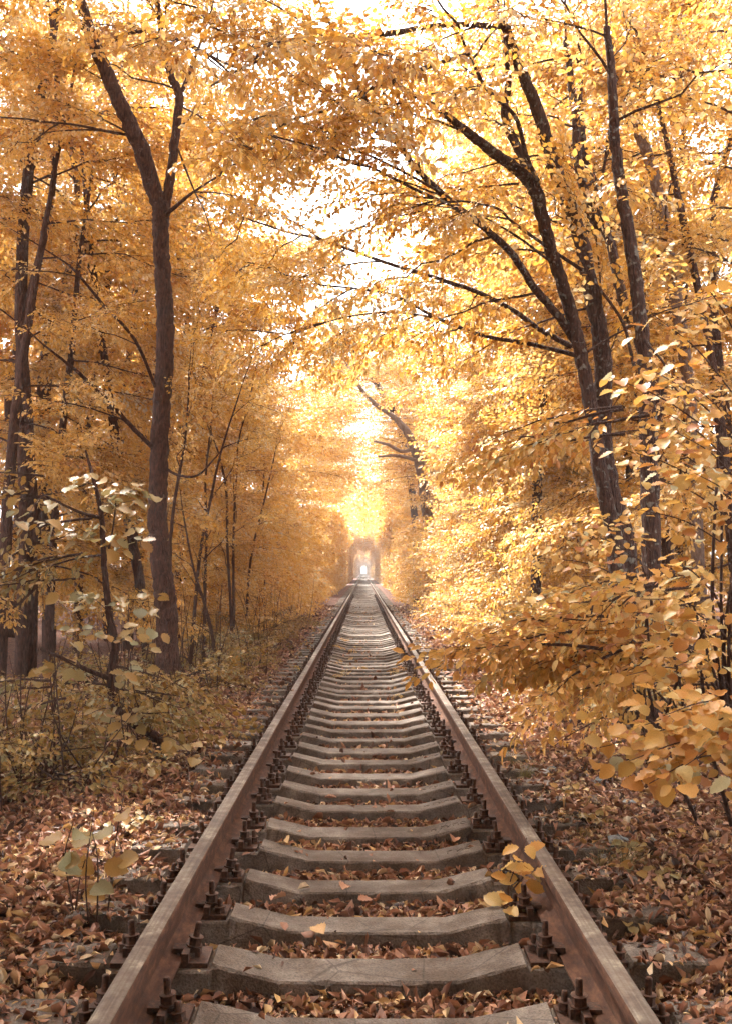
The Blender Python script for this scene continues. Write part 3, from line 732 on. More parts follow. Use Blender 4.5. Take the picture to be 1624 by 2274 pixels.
for k, (D, uv, lab) in enumerate(SAP):
    org = at(*uv[0], D); org.z = float(ground_z(org.x, org.y)) - 0.05
    t = empty('sapling', org); tag(t, lab, 'sapling', 'saplings in the left wall')
    c = empty('crown', (0, 0, 0)); c.parent = t
    pts = [org] + [at(u, v_, D) for u, v_ in uv[1:]]
    _, Q = wood_tube(t, org, 'trunk', pts, np.linspace(0.032, 0.012, len(pts)), M_TWIG, 6, 6, 0.03, 30 + k)
    boughs_along(c, org, Q, 0.3, 0.6, (0.4, 0.65), BOUGH_THIN)

# ------------------------------------------------------------------ right-hand clump of trunks with arching branches
DR = 10.0
def right_stem(name, label, uvd, radii, subs, seed, bough_pool=None, bark=M_BARK_L):
    u0, v0, D0 = uvd[0]
    org = at(u0, v0, D0); org.z = float(ground_z(org.x, org.y)) - 0.05
    t = empty(name, org); tag(t, label, 'tree', 'leaning trunks on the right')
    c = empty('crown', (0, 0, 0)); c.parent = t
    pts = [org] + [at(*q_) for q_ in uvd[1:]]
    _, Q = wood_tube(t, org, 'trunk', pts, radii, bark, 12, 7, 0.045, seed)
    boughs_along(c, org, Q, 0.5, 0.42, (0.7, 1.0), bough_pool or BOUGH_BIG, 1.4)
    for k, (uv2, r2, b) in enumerate(subs):
        _, Q2 = px_branch(t, org, 'branch', uv2, r2, bark, 8, 6, seed + 3 + k)
        if b: boughs_along(c, org, Q2, b, 0.33, (0.5, 0.85), bough_pool or BOUGH_BIG)
    return t, c, org

def lin(a, b, n): return list(np.linspace(a, b, n))
R1 = [(1290, 780), (1230, 693), (1181, 635), (1140, 570), (1086, 516), (1017, 463), (976, 426), (922, 373), (881, 315), (844, 270), (799, 205), (780, 163), (755, 100)]
R2 = [(1268, 770), (1193, 729), (1144, 693), (1066, 652), (1008, 631), (930, 606), (852, 582), (762, 549), (689, 526), (639, 516), (586, 498), (524, 477), (442, 434)]
R3 = [(1280, 790), (1180, 765), (1074, 746), (1004, 721), (959, 701), (914, 676), (873, 656), (840, 648), (795, 641), (689, 629), (623, 606), (586, 590), (545, 582)]
R4 = [(1004, 721), (959, 705), (910, 697), (861, 693), (799, 699), (754, 707), (697, 725), (648, 740), (611, 740)]
def dep(uv, a, b): return [(u, v_, a + (b - a) * i / (len(uv) - 1)) for i, (u, v_) in enumerate(uv)]
right_stem('leaning_tree', 'thickest leaning trunk on the right, with lichen spots and long branches arching over the track',
           [(1405, 1640, DR), (1398, 1400, DR), (1386, 1211, DR), (1357, 1111, DR), (1336, 982, DR), (1338, 870, DR), (1336, 780, DR), (1320, 688, DR), (1291, 545, DR), (1263, 463, DR - .1), (1234, 381, DR - .2), (1209, 299, DR - .3), (1181, 217, DR - .4), (1156, 160, DR - .5), (1120, 60, DR - .6)],
           [0.125, 0.11, 0.10, 0.095, 0.092, 0.088, 0.082, 0.078, 0.072, 0.07, 0.066, 0.062, 0.055, 0.05, 0.04],
           [(dep(R1, DR - .1, DR - 2.0), lin(0.042, 0.014, len(R1)), 0.2), (dep(R2, DR, DR + 1.0), lin(0.028, 0.008, len(R2)), 0.25),
            (dep(R3, DR, DR + 1.6), lin(0.024, 0.007, len(R3)), 0.3), (dep(R4, DR + .8, DR + 1.6), lin(0.014, 0.006, len(R4)), 0.2),
            (dep([(1308, 611), (1209, 545), (1135, 492), (1103, 463), (1029, 447), (950, 440)], DR - .2, DR - 1), lin(0.018, 0.007, 6), 0.2)], 40)
right_stem('leaning_tree', 'left-hand leaning trunk of the right clump, forking high above the rails',
           [(1380, 1640, DR - .3), (1376, 1400, DR - .3), (1362, 1200, DR - .3), (1338, 1080, DR - .3), (1318, 950, DR - .25), (1300, 850, DR - .2), (1287, 782, DR - .2), (1271, 709, DR - .2), (1246, 627, DR - .3), (1222, 557, DR - .3), (1193, 442, DR - .4), (1180, 410, DR - .4), (1148, 377, DR - .5), (1086, 332, DR - .7), (1037, 295, DR - .9), (1005, 268, DR - 1), (930, 215, DR - 1.3), (840, 170, DR - 1.6)],
           [0.09, 0.085, 0.08, 0.075, 0.072, 0.07, 0.068, 0.066, 0.064, 0.062, 0.066, 0.064, 0.058, 0.05, 0.042, 0.034, 0.024, 0.012],
           [([(1190, 440, DR - .4), (1160, 355, DR - .4), (1127, 287, DR - .4), (1119, 237, DR - .4), (1128, 180, DR - .4), (1118, 90, DR - .4)], [0.04, 0.046, 0.044, 0.04, 0.034, 0.024], 0.4),
            ([(1193, 401, DR - .5), (1168, 348, DR - .7), (1148, 270, DR - .9), (1127, 241, DR - 1), (1086, 205, DR - 1.2), (1062, 168, DR - 1.3), (1030, 100, DR - 1.5)], [0.02, 0.022, 0.02, 0.019, 0.017, 0.015, 0.01], 0.3),
            (dep([(1017, 463), (930, 425), (870, 395), (821, 371), (783, 363), (713, 332), (664, 317), (570, 293)], DR - 1, DR - 2.0), lin(0.015, 0.006, 8), 0.1),
            (dep([(975, 426), (900, 385), (821, 346), (750, 317), (689, 289), (602, 272)], DR - 1.2, DR - 1.6), lin(0.013, 0.006, 6), 0.1),
            (dep([(1130, 60), (1000, 55), (880, 70), (760, 90), (640, 115), (540, 150), (470, 190)], DR - .6, DR - 2.4), lin(0.03, 0.007, 7), 0.1),
            (dep([(1040, 120), (940, 150), (840, 190), (740, 240), (640, 270), (560, 330)], DR - 1.2, DR - 2.0), lin(0.02, 0.006, 6), 0.15),
            (dep([(900, 330), (821, 287), (779, 254), (730, 213), (676, 184), (610, 140)], DR - 1.6, DR - 2.2), lin(0.013, 0.006, 6), 0.1)], 50)
right_stem('leaning_tree', 'two-stemmed slim trunk rising between the thickest trunk and the right edge',
           [(1445, 1640, DR + .6), (1440, 1300, DR + .6), (1432, 1000, DR + .6), (1427, 791, DR + .6), (1394, 709, DR + .6), (1373, 627, DR + .6), (1349, 524, DR + .6), (1312, 480, DR + .6), (1293, 415, DR + .6), (1280, 340, DR + .6), (1277, 258, DR + .6), (1266, 188, DR + .6), (1255, 90, DR + .6)],
           [0.075, 0.07, 0.065, 0.06, 0.056, 0.054, 0.052, 0.05, 0.05, 0.048, 0.045, 0.042, 0.03],
           [([(1318, 490, DR + .6), (1330, 443, DR + .6), (1302, 360, DR + .7), (1291, 300, DR + .7), (1285, 200, DR + .8), (1283, 110, DR + .8)], [0.03, 0.045, 0.044, 0.042, 0.036, 0.03], 0.5),
            ([(1325, 450, DR + .6), (1338, 380, DR + .5), (1350, 300, DR + .4), (1360, 210, DR + .3)], [0.02, 0.018, 0.015, 0.01], 0.4)], 60)
right_stem('leaning_tree', 'rightmost mottled trunk at the right edge of the clump',
           [(1452, 1700, DR - 1), (1448, 1450, DR - 1), (1447, 1200, DR - 1), (1441, 950, DR - 1), (1431, 807, DR - 1), (1414, 648, DR - 1), (1398, 545, DR - 1), (1381, 442, DR - 1), (1369, 360, DR - 1), (1361, 278, DR - 1), (1358, 190, DR - 1), (1345, 60, DR - 1)],
           [0.085, 0.08, 0.075, 0.07, 0.065, 0.062, 0.06, 0.056, 0.052, 0.048, 0.042, 0.03],
           [(dep([(1406, 812), (1386, 730), (1365, 689), (1308, 611), (1280, 560)], DR - 1, DR - 1.4), lin(0.016, 0.01, 5), 0.4)], 70)
right_stem('peeling_tree', 'pale peeling trunk leaning at the top right corner',
           [(1560, 1560, 13.0), (1530, 900, 13.0), (1470, 480, 13.0), (1439, 352, 13.0), (1418, 299, 13.0), (1405, 230, 13.0), (1390, 100, 13.0)], [0.09, 0.085, 0.08, 0.075, 0.07, 0.06, 0.045], [], 80, BOUGH_THIN, M_BARK_P)
right_stem('crooked_tree', 'crooked thin trunk half hidden in the right leaf wall',
           [(1185, 1480, 16.0), (1190, 1200, 16.0), (1192, 1011, 16.0), (1208, 934, 16.0), (1202, 860, 16.0), (1215, 760, 16.0)], [0.09, 0.085, 0.08, 0.075, 0.07, 0.05], [], 84, BOUGH_THIN)

# mid-distance trunk curving out of the right wall over the rails
right_stem('curved_tree', 'curved bare trunk leaning over the rails out of the right wall, mid distance',
           [(958, 1380, 40), (952, 1200, 40), (945, 1120, 39.5), (931, 1031, 38.5), (917, 990, 38), (905, 962, 37.7), (872, 925, 37.4), (832, 897, 37), (800, 862, 36.5), (770, 810, 36)],
           [0.28, 0.24, 0.22, 0.20, 0.19, 0.16, 0.10, 0.08, 0.07, 0.05],
           [([(918, 996, 38), (890, 1002, 37.6), (860, 987, 37.2), (830, 980, 36.8)], [0.08, 0.07, 0.06, 0.04], 0),
            ([(924, 1022, 38), (880, 1012, 37.6), (840, 1014, 37)], [0.07, 0.06, 0.04], 0)], 90, BOUGH_THIN, M_BARK_P)
right_stem('slanting_tree', 'dark slanting trunk showing through a gap high over the middle of the track',
           [(925, 1350, 46), (920, 1150, 46), (890, 960, 46), (840, 860, 45), (785, 785, 43), (745, 735, 42), (700, 680, 42)], [0.16, 0.15, 0.14, 0.13, 0.12, 0.11, 0.06], [], 95, BOUGH_THIN, M_BARK)

# ------------------------------------------------------------------ single leaves of the foreground shrubs
def big_leaf(seed, round_=0.5, material=None, dry=False):
    g = np.random.default_rng(seed)
    n = 12; ts = np.linspace(0, 1, n)
    wd = (np.sin(np.pi * ts ** (0.75 + 0.15 * (1 - round_))) ** 0.8) * (0.30 + 0.14 * round_)
    wd[0] = 0.02; wd[-1] = 0.0
    curl = g.uniform(-0.45, 0.45); fold = g.uniform(0.0, 0.45) + (0.35 if dry else 0); bend = g.uniform(-0.1, 0.25)
    V = []
    for i, (t_, w_) in enumerate(zip(ts, wd)):
        zz = -bend * t_ * t_ + (0.028 if i % 2 else -0.028)
        w_ = w_ * (1.07 if i % 2 else 0.94)
        wl, wr = w_ * g.uniform(0.9, 1.08), w_ * g.uniform(0.9, 1.08)
        back = 0.05
        V += [[-wl, t_ + back, zz + fold * wl + curl * t_ * wl], [0, t_, -bend * t_ * t_], [wr, t_ + back, zz + fold * wr - curl * t_ * wr]]
    V = np.array(V)
    F = []
    for i in range(n - 1):
        a = i * 3
        F += [[a, a + 1, a + 4, a + 3], [a + 1, a + 2, a + 5, a + 4]]
    pet, pf = tube(np.array([[0, -0.22, 0.05], [0, -0.1, 0.015], [0, 0.0, 0]]), np.array([0.008, 0.008, 0.008]), 3)
    tone = np.full(len(V), np.clip(g.normal(0.55, 0.22), 0, 1))
    return make_mesh('leaf', [(V, np.array(F), 0, tone, True), (pet, pf, 1, None, True)], [material or M_HAZEL, M_TWIG])
HZ = [big_leaf(500 + i, 0.75, M_HAZEL) for i in range(12)]
OL = [big_leaf(540 + i, 0.8, M_OLIVE) for i in range(8)]
BE = [big_leaf(560 + i, 0.15, M_HAZEL) for i in range(6)]

def leaf_obj(parent, org, p, d, nrm, size, pool):
    d = Vector(d).normalized(); s_ = d.cross(Vector(nrm)); s_.normalize(); n_ = s_.cross(d)
    M = Matrix((s_, d, n_)).transposed().to_4x4()
    o = link('leaf', random.choice(pool), parent)
    o.matrix_local = Matrix.Translation(Vector(p) - Vector(org)) @ M @ Matrix.Scale(size, 4)
    return o

def leafy_twig(parent, org, a, b, n, size, pool, seed, spread=0.9, rad=0.005, sub=3):
    """A twig from a to b with n single leaves on short side shoots."""
    a, b = Vector(a), Vector(b); mid = (a + b) / 2 + Vector((0, 0, 0.06 * (b - a).length))
    _, Q = wood_tube(parent, org, 'twig', [a, mid, b], [rad, rad * 0.8, rad * 0.35], M_TWIG, 5, 6, 0.02, seed)
    P = Q[:, :3]; d = (b - a).normalized(); side = d.cross(Vector((0, 0, 1))).normalized()
    for k in range(n):
        t_ = 0.25 + 0.75 * (k + random.random()) / n
        i = min(len(P) - 2, int(t_ * (len(P) - 1)))
        p = Vector(P[i]) + side * random.gauss(0, 0.10) + Vector((0, 0, random.gauss(-0.01, 0.05)))
        s_ = 1 if k % 2 else -1
        dd = d * random.uniform(0.2, 0.9) + side * s_ * random.uniform(0.3, spread) + Vector((0, 0, random.uniform(-0.75, 0.05)))
        nr = Vector((random.gauss(0, 0.35), random.gauss(-0.35, 0.35), 1))
        leaf_obj(parent, org, p, dd, nr, size * random.uniform(0.5, 1.2), pool)

def hazel(name, label, base, tips, size, pool, nleaf, seed, boughs=None, group=None, fork=0.45):
    org = Vector(base); org.z = float(ground_z(org.x, org.y)) - 0.03
    t = empty(name, org); tag(t, label, 'shrub', group)
    for k, tip in enumerate(tips):
        tip = Vector(tip); off = Vector((random.gauss(0, 0.08), random.gauss(0, 0.08), 0))
        knee = org + off + Vector((0, 0, (tip.z - org.z) * 0.75 + 0.1)) + (tip - org) * Vector((1, 1, 0)).length * 0.0
        knee = Vector((org.x + (tip.x - org.x) * 0.35, org.y + (tip.y - org.y) * 0.35, org.z + (tip.z - org.z) * 0.85 + 0.08))
        wood_tube(t, org, 'stem', [org + off, org + off * 1.5 + (knee - org) * 0.5, knee], [0.014, 0.011, 0.007], M_TWIG, 6, 5, 0.03, seed + k)
        leafy_twig(t, org, knee, tip, nleaf, size, pool, seed + 50 + k)
    if boughs:
        c = empty('foliage', (0, 0, 0)); c.parent = t
        for (p, d, s_, pool_) in boughs:
            place_bough(c, org, p, d, s_, pool_, 'leafy_twig')
    return t

def g0(x, y): return Vector((x, y, 0))
# right-hand hazels
def hzb(u, v_, D, n=12): return [(at(u + random.uniform(-90, 140), v_ + random.uniform(-130, 130), D + random.uniform(0, 0.8)), (-1, random.uniform(-0.6, 0.3), random.uniform(-0.4, 0.1)), 0.75, BOUGH_H) for _ in range(n)]
hz1 = [at(1395, 1690, 4.7), at(1430, 1610, 4.6), at(1360, 1650, 4.9), at(1440, 1740, 4.5), at(1330, 1660, 5.0), at(1470, 1590, 4.6), at(1520, 1700, 4.5), at(1560, 1620, 4.6)]
hazel('hazel_shrub', 'low hazel with large pale serrated leaves at the lower right edge, hanging over fallen leaves', g0(2.25, 5.6), hz1, 0.098, HZ, 36, 700, group='hazel shrubs on the right')
hz2 = [at(1390, 1500, 5.4), at(1440, 1440, 5.3), at(1360, 1360, 5.8), at(1420, 1330, 5.5), at(1300, 1400, 6.2), at(1460, 1250, 5.2), at(1340, 1290, 6.0), at(1540, 1380, 5.2), at(1500, 1480, 5.2)]
hazel('hazel_shrub', 'hazel with broad round orange-tan leaves at mid height by the right edge', g0(2.3, 6.4), hz2, 0.088, HZ, 32, 720, boughs=hzb(1420, 1380, 5.9), group='hazel shrubs on the right')
hz3 = [at(1330, 830, 5.8), at(1400, 800, 5.5), at(1440, 900, 5.3), at(1390, 960, 5.6), at(1350, 990, 5.9), at(1440, 1060, 5.3), at(1410, 1130, 5.5), at(1530, 850, 5.2), at(1540, 1050, 5.2), at(1500, 960, 5.2), at(1450, 700, 5.3), at(1540, 600, 5.2)]
hazel('hazel_shrub', 'tall hazel with pale drooping leaves in front of the leaning trunks', g0(2.45, 6.1), hz3, 0.086, HZ, 25, 740, boughs=hzb(1450, 950, 6.2), group='hazel shrubs on the right')
hz4 = [at(1200, 1240, 7.6), at(1260, 1180, 7.4), at(1290, 1280, 7.2), at(1220, 1340, 7.4), at(1200, 1380, 7.8), at(1270, 1420, 7.0), at(1210, 1480, 7.6), at(1330, 1150, 7.0), at(1290, 1380, 7.2)]
hazel('hazel_shrub', 'hazel with greyish yellow leaves reaching from the right towards the rail', g0(2.45, 8.2), hz4, 0.082, HZ, 33, 760, group='hazel shrubs on the right',
      boughs=[(at(1480 + random.uniform(-60, 60), random.uniform(1150, 1470), 8.2), (-1, random.uniform(-0.6, 0.2), random.uniform(-0.3, 0.1)), 0.8, BOUGH_H) for _ in range(12)])

hz5 = [at(1190, 1540, 8.2), at(1240, 1530, 7.8), at(1280, 1560, 7.2), at(1330, 1530, 6.8), at(1220, 1440, 8.0), at(1170, 1450, 9.4), at(1280, 1480, 7.4)]
hazel('hazel_shrub', 'low hazel spreading over the leaf-covered bank between the right rail and the trunks', g0(2.5, 8.9), hz5, 0.08, HZ, 34, 780, group='hazel shrubs on the right', boughs=hzb(1520, 1440, 8.3, 10))

# left gnarled sapling
DL = 8.0
org = at(358, 1730, DL); org.z = float(ground_z(org.x, org.y)) - 0.05
t = empty('gnarled_sapling', org); tag(t, 'crooked dark sapling with broad dull leaves at the left edge of the picture', 'sapling')
_, Q = wood_tube(t, org, 'trunk', [org, *[at(u, v_, DL) for u, v_ in ((352, 1645), (305, 1612), (262, 1575), (246, 1508), (256, 1430), (243, 1365), (232, 1256), (226, 1150), (212, 1080), (190, 1000))]], [0.04, 0.038, 0.034, 0.032, 0.032, 0.03, 0.026, 0.023, 0.02, 0.015, 0.008], M_BARK, 9, 6, 0.05, 110)
for k, (uv, r_) in enumerate([([(246, 1508), (200, 1490), (160, 1472), (90, 1440)], 0.022), ([(226, 1150), (190, 1142), (160, 1130), (100, 1100)], 0.016), ([(232, 1256), (250, 1180), (258, 1110)], 0.010)]):
    px_branch(t, org, 'branch', [(u, v_, DL - 0.12 * i) for i, (u, v_) in enumerate(uv)], lin(r_, r_ * 0.5, len(uv)), M_BARK, 7, 5, 120 + k)
for k, (u0, v0, u1, v1) in enumerate([(226, 1110, 340, 1090), (215, 1085, 180, 1075), (226, 1150, 300, 1110), (232, 1250, 320, 1180), (232, 1220, 170, 1170), (240, 1340, 350, 1340), (243, 1360, 170, 1320), (256, 1430, 330, 1420), (250, 1420, 180, 1400), (300, 1612, 240, 1640), (345, 1640, 420, 1670), (262, 1575, 190, 1590), (305, 1612, 330, 1580), (246, 1500, 320, 1490), (160, 1472, 110, 1500), (100, 1100, 60, 1150)]):
    leafy_twig(t, org, at(u0, v0, DL), at(u1, v1, DL - random.uniform(0.2, 0.9)), 15, 0.115, OL, 130 + k, rad=0.004)
c = empty('foliage', (0, 0, 0)); c.parent = t
for k in range(16):
    place_bough(c, org, at(random.uniform(90, 260), random.uniform(1050, 1640), DL + random.uniform(0, 0.6)), (random.choice((-1, 1)), random.uniform(-0.6, 0.4), random.uniform(-0.3, 0.1)), random.uniform(0.6, 0.8), BOUGH_O, 'leafy_twig')

# undergrowth left and right of the track
def bush(x, y, label, group, n, s, pool, hmax, lean=0.0, bare=0):
    org = Vector((x, y, float(ground_z(x, y)) - 0.03))
    t = empty('undergrowth_bush', org); tag(t, label, 'bush', group)
    for k in range(bare):
        q0 = org + Vector((random.gauss(0, 0.2), random.gauss(0, 0.25), 0)); q1 = q0 + Vector((random.gauss(0, 0.22), random.gauss(0, 0.2), random.uniform(0.5, 1.5)))
        wood_tube(t, org, 'bare_stem', [q0, q0.lerp(q1, 0.5) + Vector((random.gauss(0, 0.05), random.gauss(0, 0.05), 0)), q1], [0.006, 0.005, 0.002], M_TWIG, 4, 3, 0.0)
    for k in range(n):
        a = random.uniform(0, 6.283); hh = random.uniform(0.08, hmax)
        p = org + Vector((random.gauss(0, 0.12), random.gauss(0, 0.15), hh))
        wood_tube(t, org, 'stem', [org + Vector((random.gauss(0, 0.05), random.gauss(0, 0.05), 0)), org.lerp(p, 0.5) + Vector((0.02, 0, 0.02)), p], [0.007, 0.006, 0.004], M_TWIG, 5, 2, 0.0)
        place_bough(t, org, p, (math.cos(a) + lean, math.sin(a), random.uniform(0.0, 0.6)), s * random.uniform(0.8, 1.2), pool)
for k in range(46):
    y = 6.2 + 24 * (k / 46) ** 1.2 + random.uniform(-0.4, 0.4); x = -random.uniform(1.75, 3.4)
    bush(x, y, 'low dull-leaved bush in the undergrowth left of the track', 'undergrowth on the left', 5, 0.5, BOUGH_O, 0.5, bare=5)
for k in range(34):
    y = 9.5 + 24 * (k / 34) ** 1.2 + random.uniform(-0.4, 0.4); x = random.uniform(2.0, 3.4)
    bush(x, y, 'low golden bush at the foot of the right leaf wall', 'undergrowth on the right', 5, 0.6, BOUGH_H, 0.8)

# ------------------------------------------------------------------ fallen leaves
def litter():
    g = np.random.default_rng(77)
    parts = []
    TPL = []
    for cu, be in ((0.15, -0.15), (0.45, -0.3), (0.7, 0.2), (0.95, -0.35)):
        T = LT.copy(); T[:, 0] *= (0.95 - 0.55 * cu); T[1::4, 2] = cu * 0.5; T[[1, 2, 4, 5], 2] = np.array([cu, cu * 0.7, cu * 0.6, cu]) * 0.5; T[3, 2] = be
        TPL.append(T)
    zones = [(2.6, 7, 3.4, 4600, 0.042), (7, 12, 4.0, 1900, 0.048), (12, 22, 4.5, 500, 0.06), (22, 45, 4.0, 120, 0.09)]
    for y0, y1, xm, den, sz in zones:
        n = int((y1 - y0) * 2 * xm * den)
        x = g.uniform(-xm, xm, n); y = g.uniform(y0, y1, n)
        keep = (np.abs(x) * 2280 / y < 1000)
        a = np.abs(x)
        keep &= ~((a > 0.70) & (a < 0.90))
        z = ground_z(x, y) + g.uniform(0.0, 0.04, n)
        dy = np.abs(y[:, None] - sl_y[None, :100]).min(1)
        on = (dy < 0.13) & (a < 1.36)
        pr = np.where(a < 0.62, 0.008 if y0 < 12 else 0.0, np.where(a < 1.0, 0.05, 0.30))
        keep &= (~on) | (g.uniform(0, 1, n) < pr)
        zt = np.interp(a, PX, PZ) + 0.006
        z = np.where(on, np.maximum(z, zt), z)
        near = (~on) & (dy < 0.16) & (a < 1.36)
        x, y, z = x[keep], y[keep], z[keep]; n = len(x); on = on[keep]
        P = np.c_[x, y, z]; D = g.normal(0, 1, (n, 3)); D[:, 2] *= 0.35
        N = np.c_[g.normal(0, 0.8, n), g.normal(0, 0.8, n), np.where(g.uniform(0, 1, n) < 0.8, 1, -1)]
        D[on, 2] *= 0.2; N[on, :2] *= 0.3
        s_ = np.minimum(sz * np.exp(g.normal(-0.2, 0.5, n)), 0.075 if y0 < 12 else 0.12); tone = np.clip(g.normal(0.54, 0.30, n), 0, 1)
        w_ = g.integers(0, 4, n)
        for q_ in range(4):
            b = w_ == q_
            parts.append(leaf_batch(P[b], D[b], N[b], s_[b], tone[b], T=TPL[q_]))
    o = link('fallen_leaves', make_mesh('fallen_leaves', parts, [M_LITTER]))
    tag(o, 'carpet of rust-brown fallen leaves between and beside the sleepers', 'fallen leaves', kind='stuff')
litter()

# ------------------------------------------------------------------ small plants, grass, stones, sticks, single fallen leaves
def gnd(u, v_, z=None):
    """Point on the ground (or at height z) seen along picture direction (u, v)."""
    d = CAM_R @ Vector(((u - W_PX / 2) / F_PX, -(v_ - H_PX / 2) / F_PX, -1.0)); zz = 0.1 if z is None else z
    for _ in range(6):
        p = CAM + d * ((zz - CAM.z) / d.z)
        if z is not None: return p
        zz = float(ground_z(p.x, p.y))
    return p

def small_plant(name, label, base, stems, pool, size, cat='plant', group=None):
    """stems: list of point lists (offsets from base) with leaf count."""
    org = Vector(base)
    t = empty(name, org); tag(t, label, cat, group)
    for k, (pts, nl) in enumerate(stems):
        P = [org + Vector(p) for p in pts]
        _, Q = wood_tube(t, org, 'stem', P, lin(0.0045, 0.0018, len(P)), M_TWIG, 5, 5, 0.02, 900 + k)
        for j in range(nl):
            f = 0.35 + 0.65 * (j + 0.5) / nl; q_ = Vector(Q[int(f * (len(Q) - 1)), :3])
            a = j * 2.4 + random.uniform(-0.5, 0.5)
            d = Vector((math.cos(a), math.sin(a) * 0.8 - 0.2, random.uniform(-0.5, 0.35)))
            leaf_obj(t, org, q_ + d.normalized() * size * 0.22, d, (random.gauss(0, 0.3), random.gauss(-0.7, 0.3), 0.8), size * random.uniform(0.7, 1.15), pool)
    return t
b = gnd(1140, 2082)
small_plant('beech_seedling', 'thin seedling with a dozen tan leaves leaning on the inside of the right rail', b,
            [([(0, 0, -0.02), (0.0, 0.02, 0.12), (-0.02, 0.03, 0.2), (0.03, 0.05, 0.33), (0.07, 0.06, 0.42)], 11), ([(0, 0.03, 0.2), (0.06, 0.04, 0.26), (0.12, 0.05, 0.30)], 8), ([(0, 0.0, 0.08), (-0.04, -0.02, 0.13), (-0.06, -0.03, 0.14)], 4)], BE, 0.095)
b = gnd(215, 2075)
small_plant('hazel_seedling', 'small bare-stemmed plant with a few broad leaves in the bottom left corner', b,
            [([(0, 0, -0.02), (0.0, 0, 0.3), (-0.03, 0.02, 0.42)], 2), ([(0.03, 0.03, -0.02), (0.06, 0.05, 0.35), (0.10, 0.05, 0.60)], 3), ([(-0.03, 0, -0.02), (-0.05, 0, 0.25), (-0.02, 0.0, 0.52)], 3)], OL, 0.11)
b = gnd(165, 2040)
small_plant('hazel_seedling', 'sparse plant with large round brown leaves at the left edge near the rail', b,
            [([(0, 0, -0.02), (0.02, 0, 0.16), (0.05, -0.02, 0.26)], 3), ([(0, 0.02, -0.02), (-0.05, 0.02, 0.25), (-0.02, 0.02, 0.4)], 2)], OL, 0.13)
LOW = [(1405, 1900, 'low leafy plant beside the grey stone right of the track'), (1440, 1960, 'broad-leaved low plant at the lower right edge'), (1315, 1835, 'small green-brown plant at the end of a right sleeper'), (1400, 2060, 'tiny plant by the bottom right corner'),
       (275, 1850, 'dark ivy-like patch of leaves left of the left rail'), (330, 1835, 'small dark plant on a sleeper end left of the rail'), (1270, 1770, 'little plant among the leaves right of the right rail'), (225, 1760, 'low dark plant among the leaves by the left shrubs')]
for u, v_, lab in LOW:
    b = gnd(u, v_)
    st = []
    for k in range(7):
        a = random.uniform(0, 6.283); r_ = random.uniform(0.05, 0.16)
        st.append(([(0, 0, -0.01), (math.cos(a) * r_ * 0.5, math.sin(a) * r_ * 0.5, 0.05), (math.cos(a) * r_, math.sin(a) * r_, random.uniform(0.03, 0.08))], 3))
    small_plant('low_plant', lab, b, st, OL, 0.055, group='low plants beside the track')
for k, (x, y) in enumerate([(0.60, 12.6), (0.62, 14.2), (0.58, 15.6), (0.61, 17.5), (-0.60, 15.0), (-0.63, 17.2), (-0.60, 19.8), (-0.62, 22.5)]):
    bush(x, y, ('yellowish weed clump growing inside the ' + ('right' if x > 0 else 'left') + ' rail, ' + ORD[k % 4] + 'nearest' + (' to' if k % 4 else '') + ' the camera'), 'weed clumps inside the rails', 4, 0.22, BOUGH_H, 0.12)

def grass_tuft(x, y, n, h, label, lean=(0.0, 0.0)):
    g = np.random.default_rng(int(abs(x * 1000 + y * 77)))
    parts = []
    for k in range(n):
        a = g.uniform(0, 6.283); r0 = g.uniform(0, 0.05); ll = h * g.uniform(0.5, 1.2); o_ = g.uniform(0.3, 1.0)
        bx = np.array([r0 * math.cos(a), r0 * math.sin(a), -0.01]); dr = np.array([math.cos(a) * o_ + lean[0], math.sin(a) * o_ + lean[1], 0])
        side = np.array([-math.sin(a), math.cos(a), 0]) * 0.0022
        P = [bx + dr * ll * t_ * t_ * 0.9 + np.array([0, 0, ll * (t_ - 0.55 * t_ * t_ * o_)]) for t_ in (0, 0.35, 0.7, 1.0)]
        V = []
        for i, p in enumerate(P): wd = 1 - i / 3.3; V += [p - side * wd, p + side * wd]
        parts.append((np.array(V), np.array([[0, 1, 3, 2], [2, 3, 5, 4], [4, 5, 7, 6]]), 0, np.full(8, g.uniform(0, 1)), True))
    o = link('grass_tuft', make_mesh('grass_tuft', parts, [M_GRASS]), loc=(x, y, float(ground_z(x, y))))
    tag(o, label, 'grass', 'grass tufts right of the track')
for u, v_, n, h, lab in [(1130, 1705, 90, 0.22, 'tall dry grass tuft against the outside of the right rail'), (1165, 1735, 90, 0.22, 'drooping dry grass tuft next to the white stone'), (1245, 1850, 80, 0.18, 'grass tuft between two right sleeper ends'),
                         (1285, 1895, 110, 0.2, 'dense brown grass tuft close to the right rail'), (1330, 1945, 110, 0.2, 'wide grass tuft above the nearest right sleeper ends'), (1385, 1930, 90, 0.18, 'spiky grass tuft near the lower right edge'), (1300, 1800, 70, 0.13, 'short grass tuft at the tip of a right sleeper')]:
    p = gnd(u, v_); grass_tuft(p.x, p.y, n, h, lab, (0.25, -0.1))

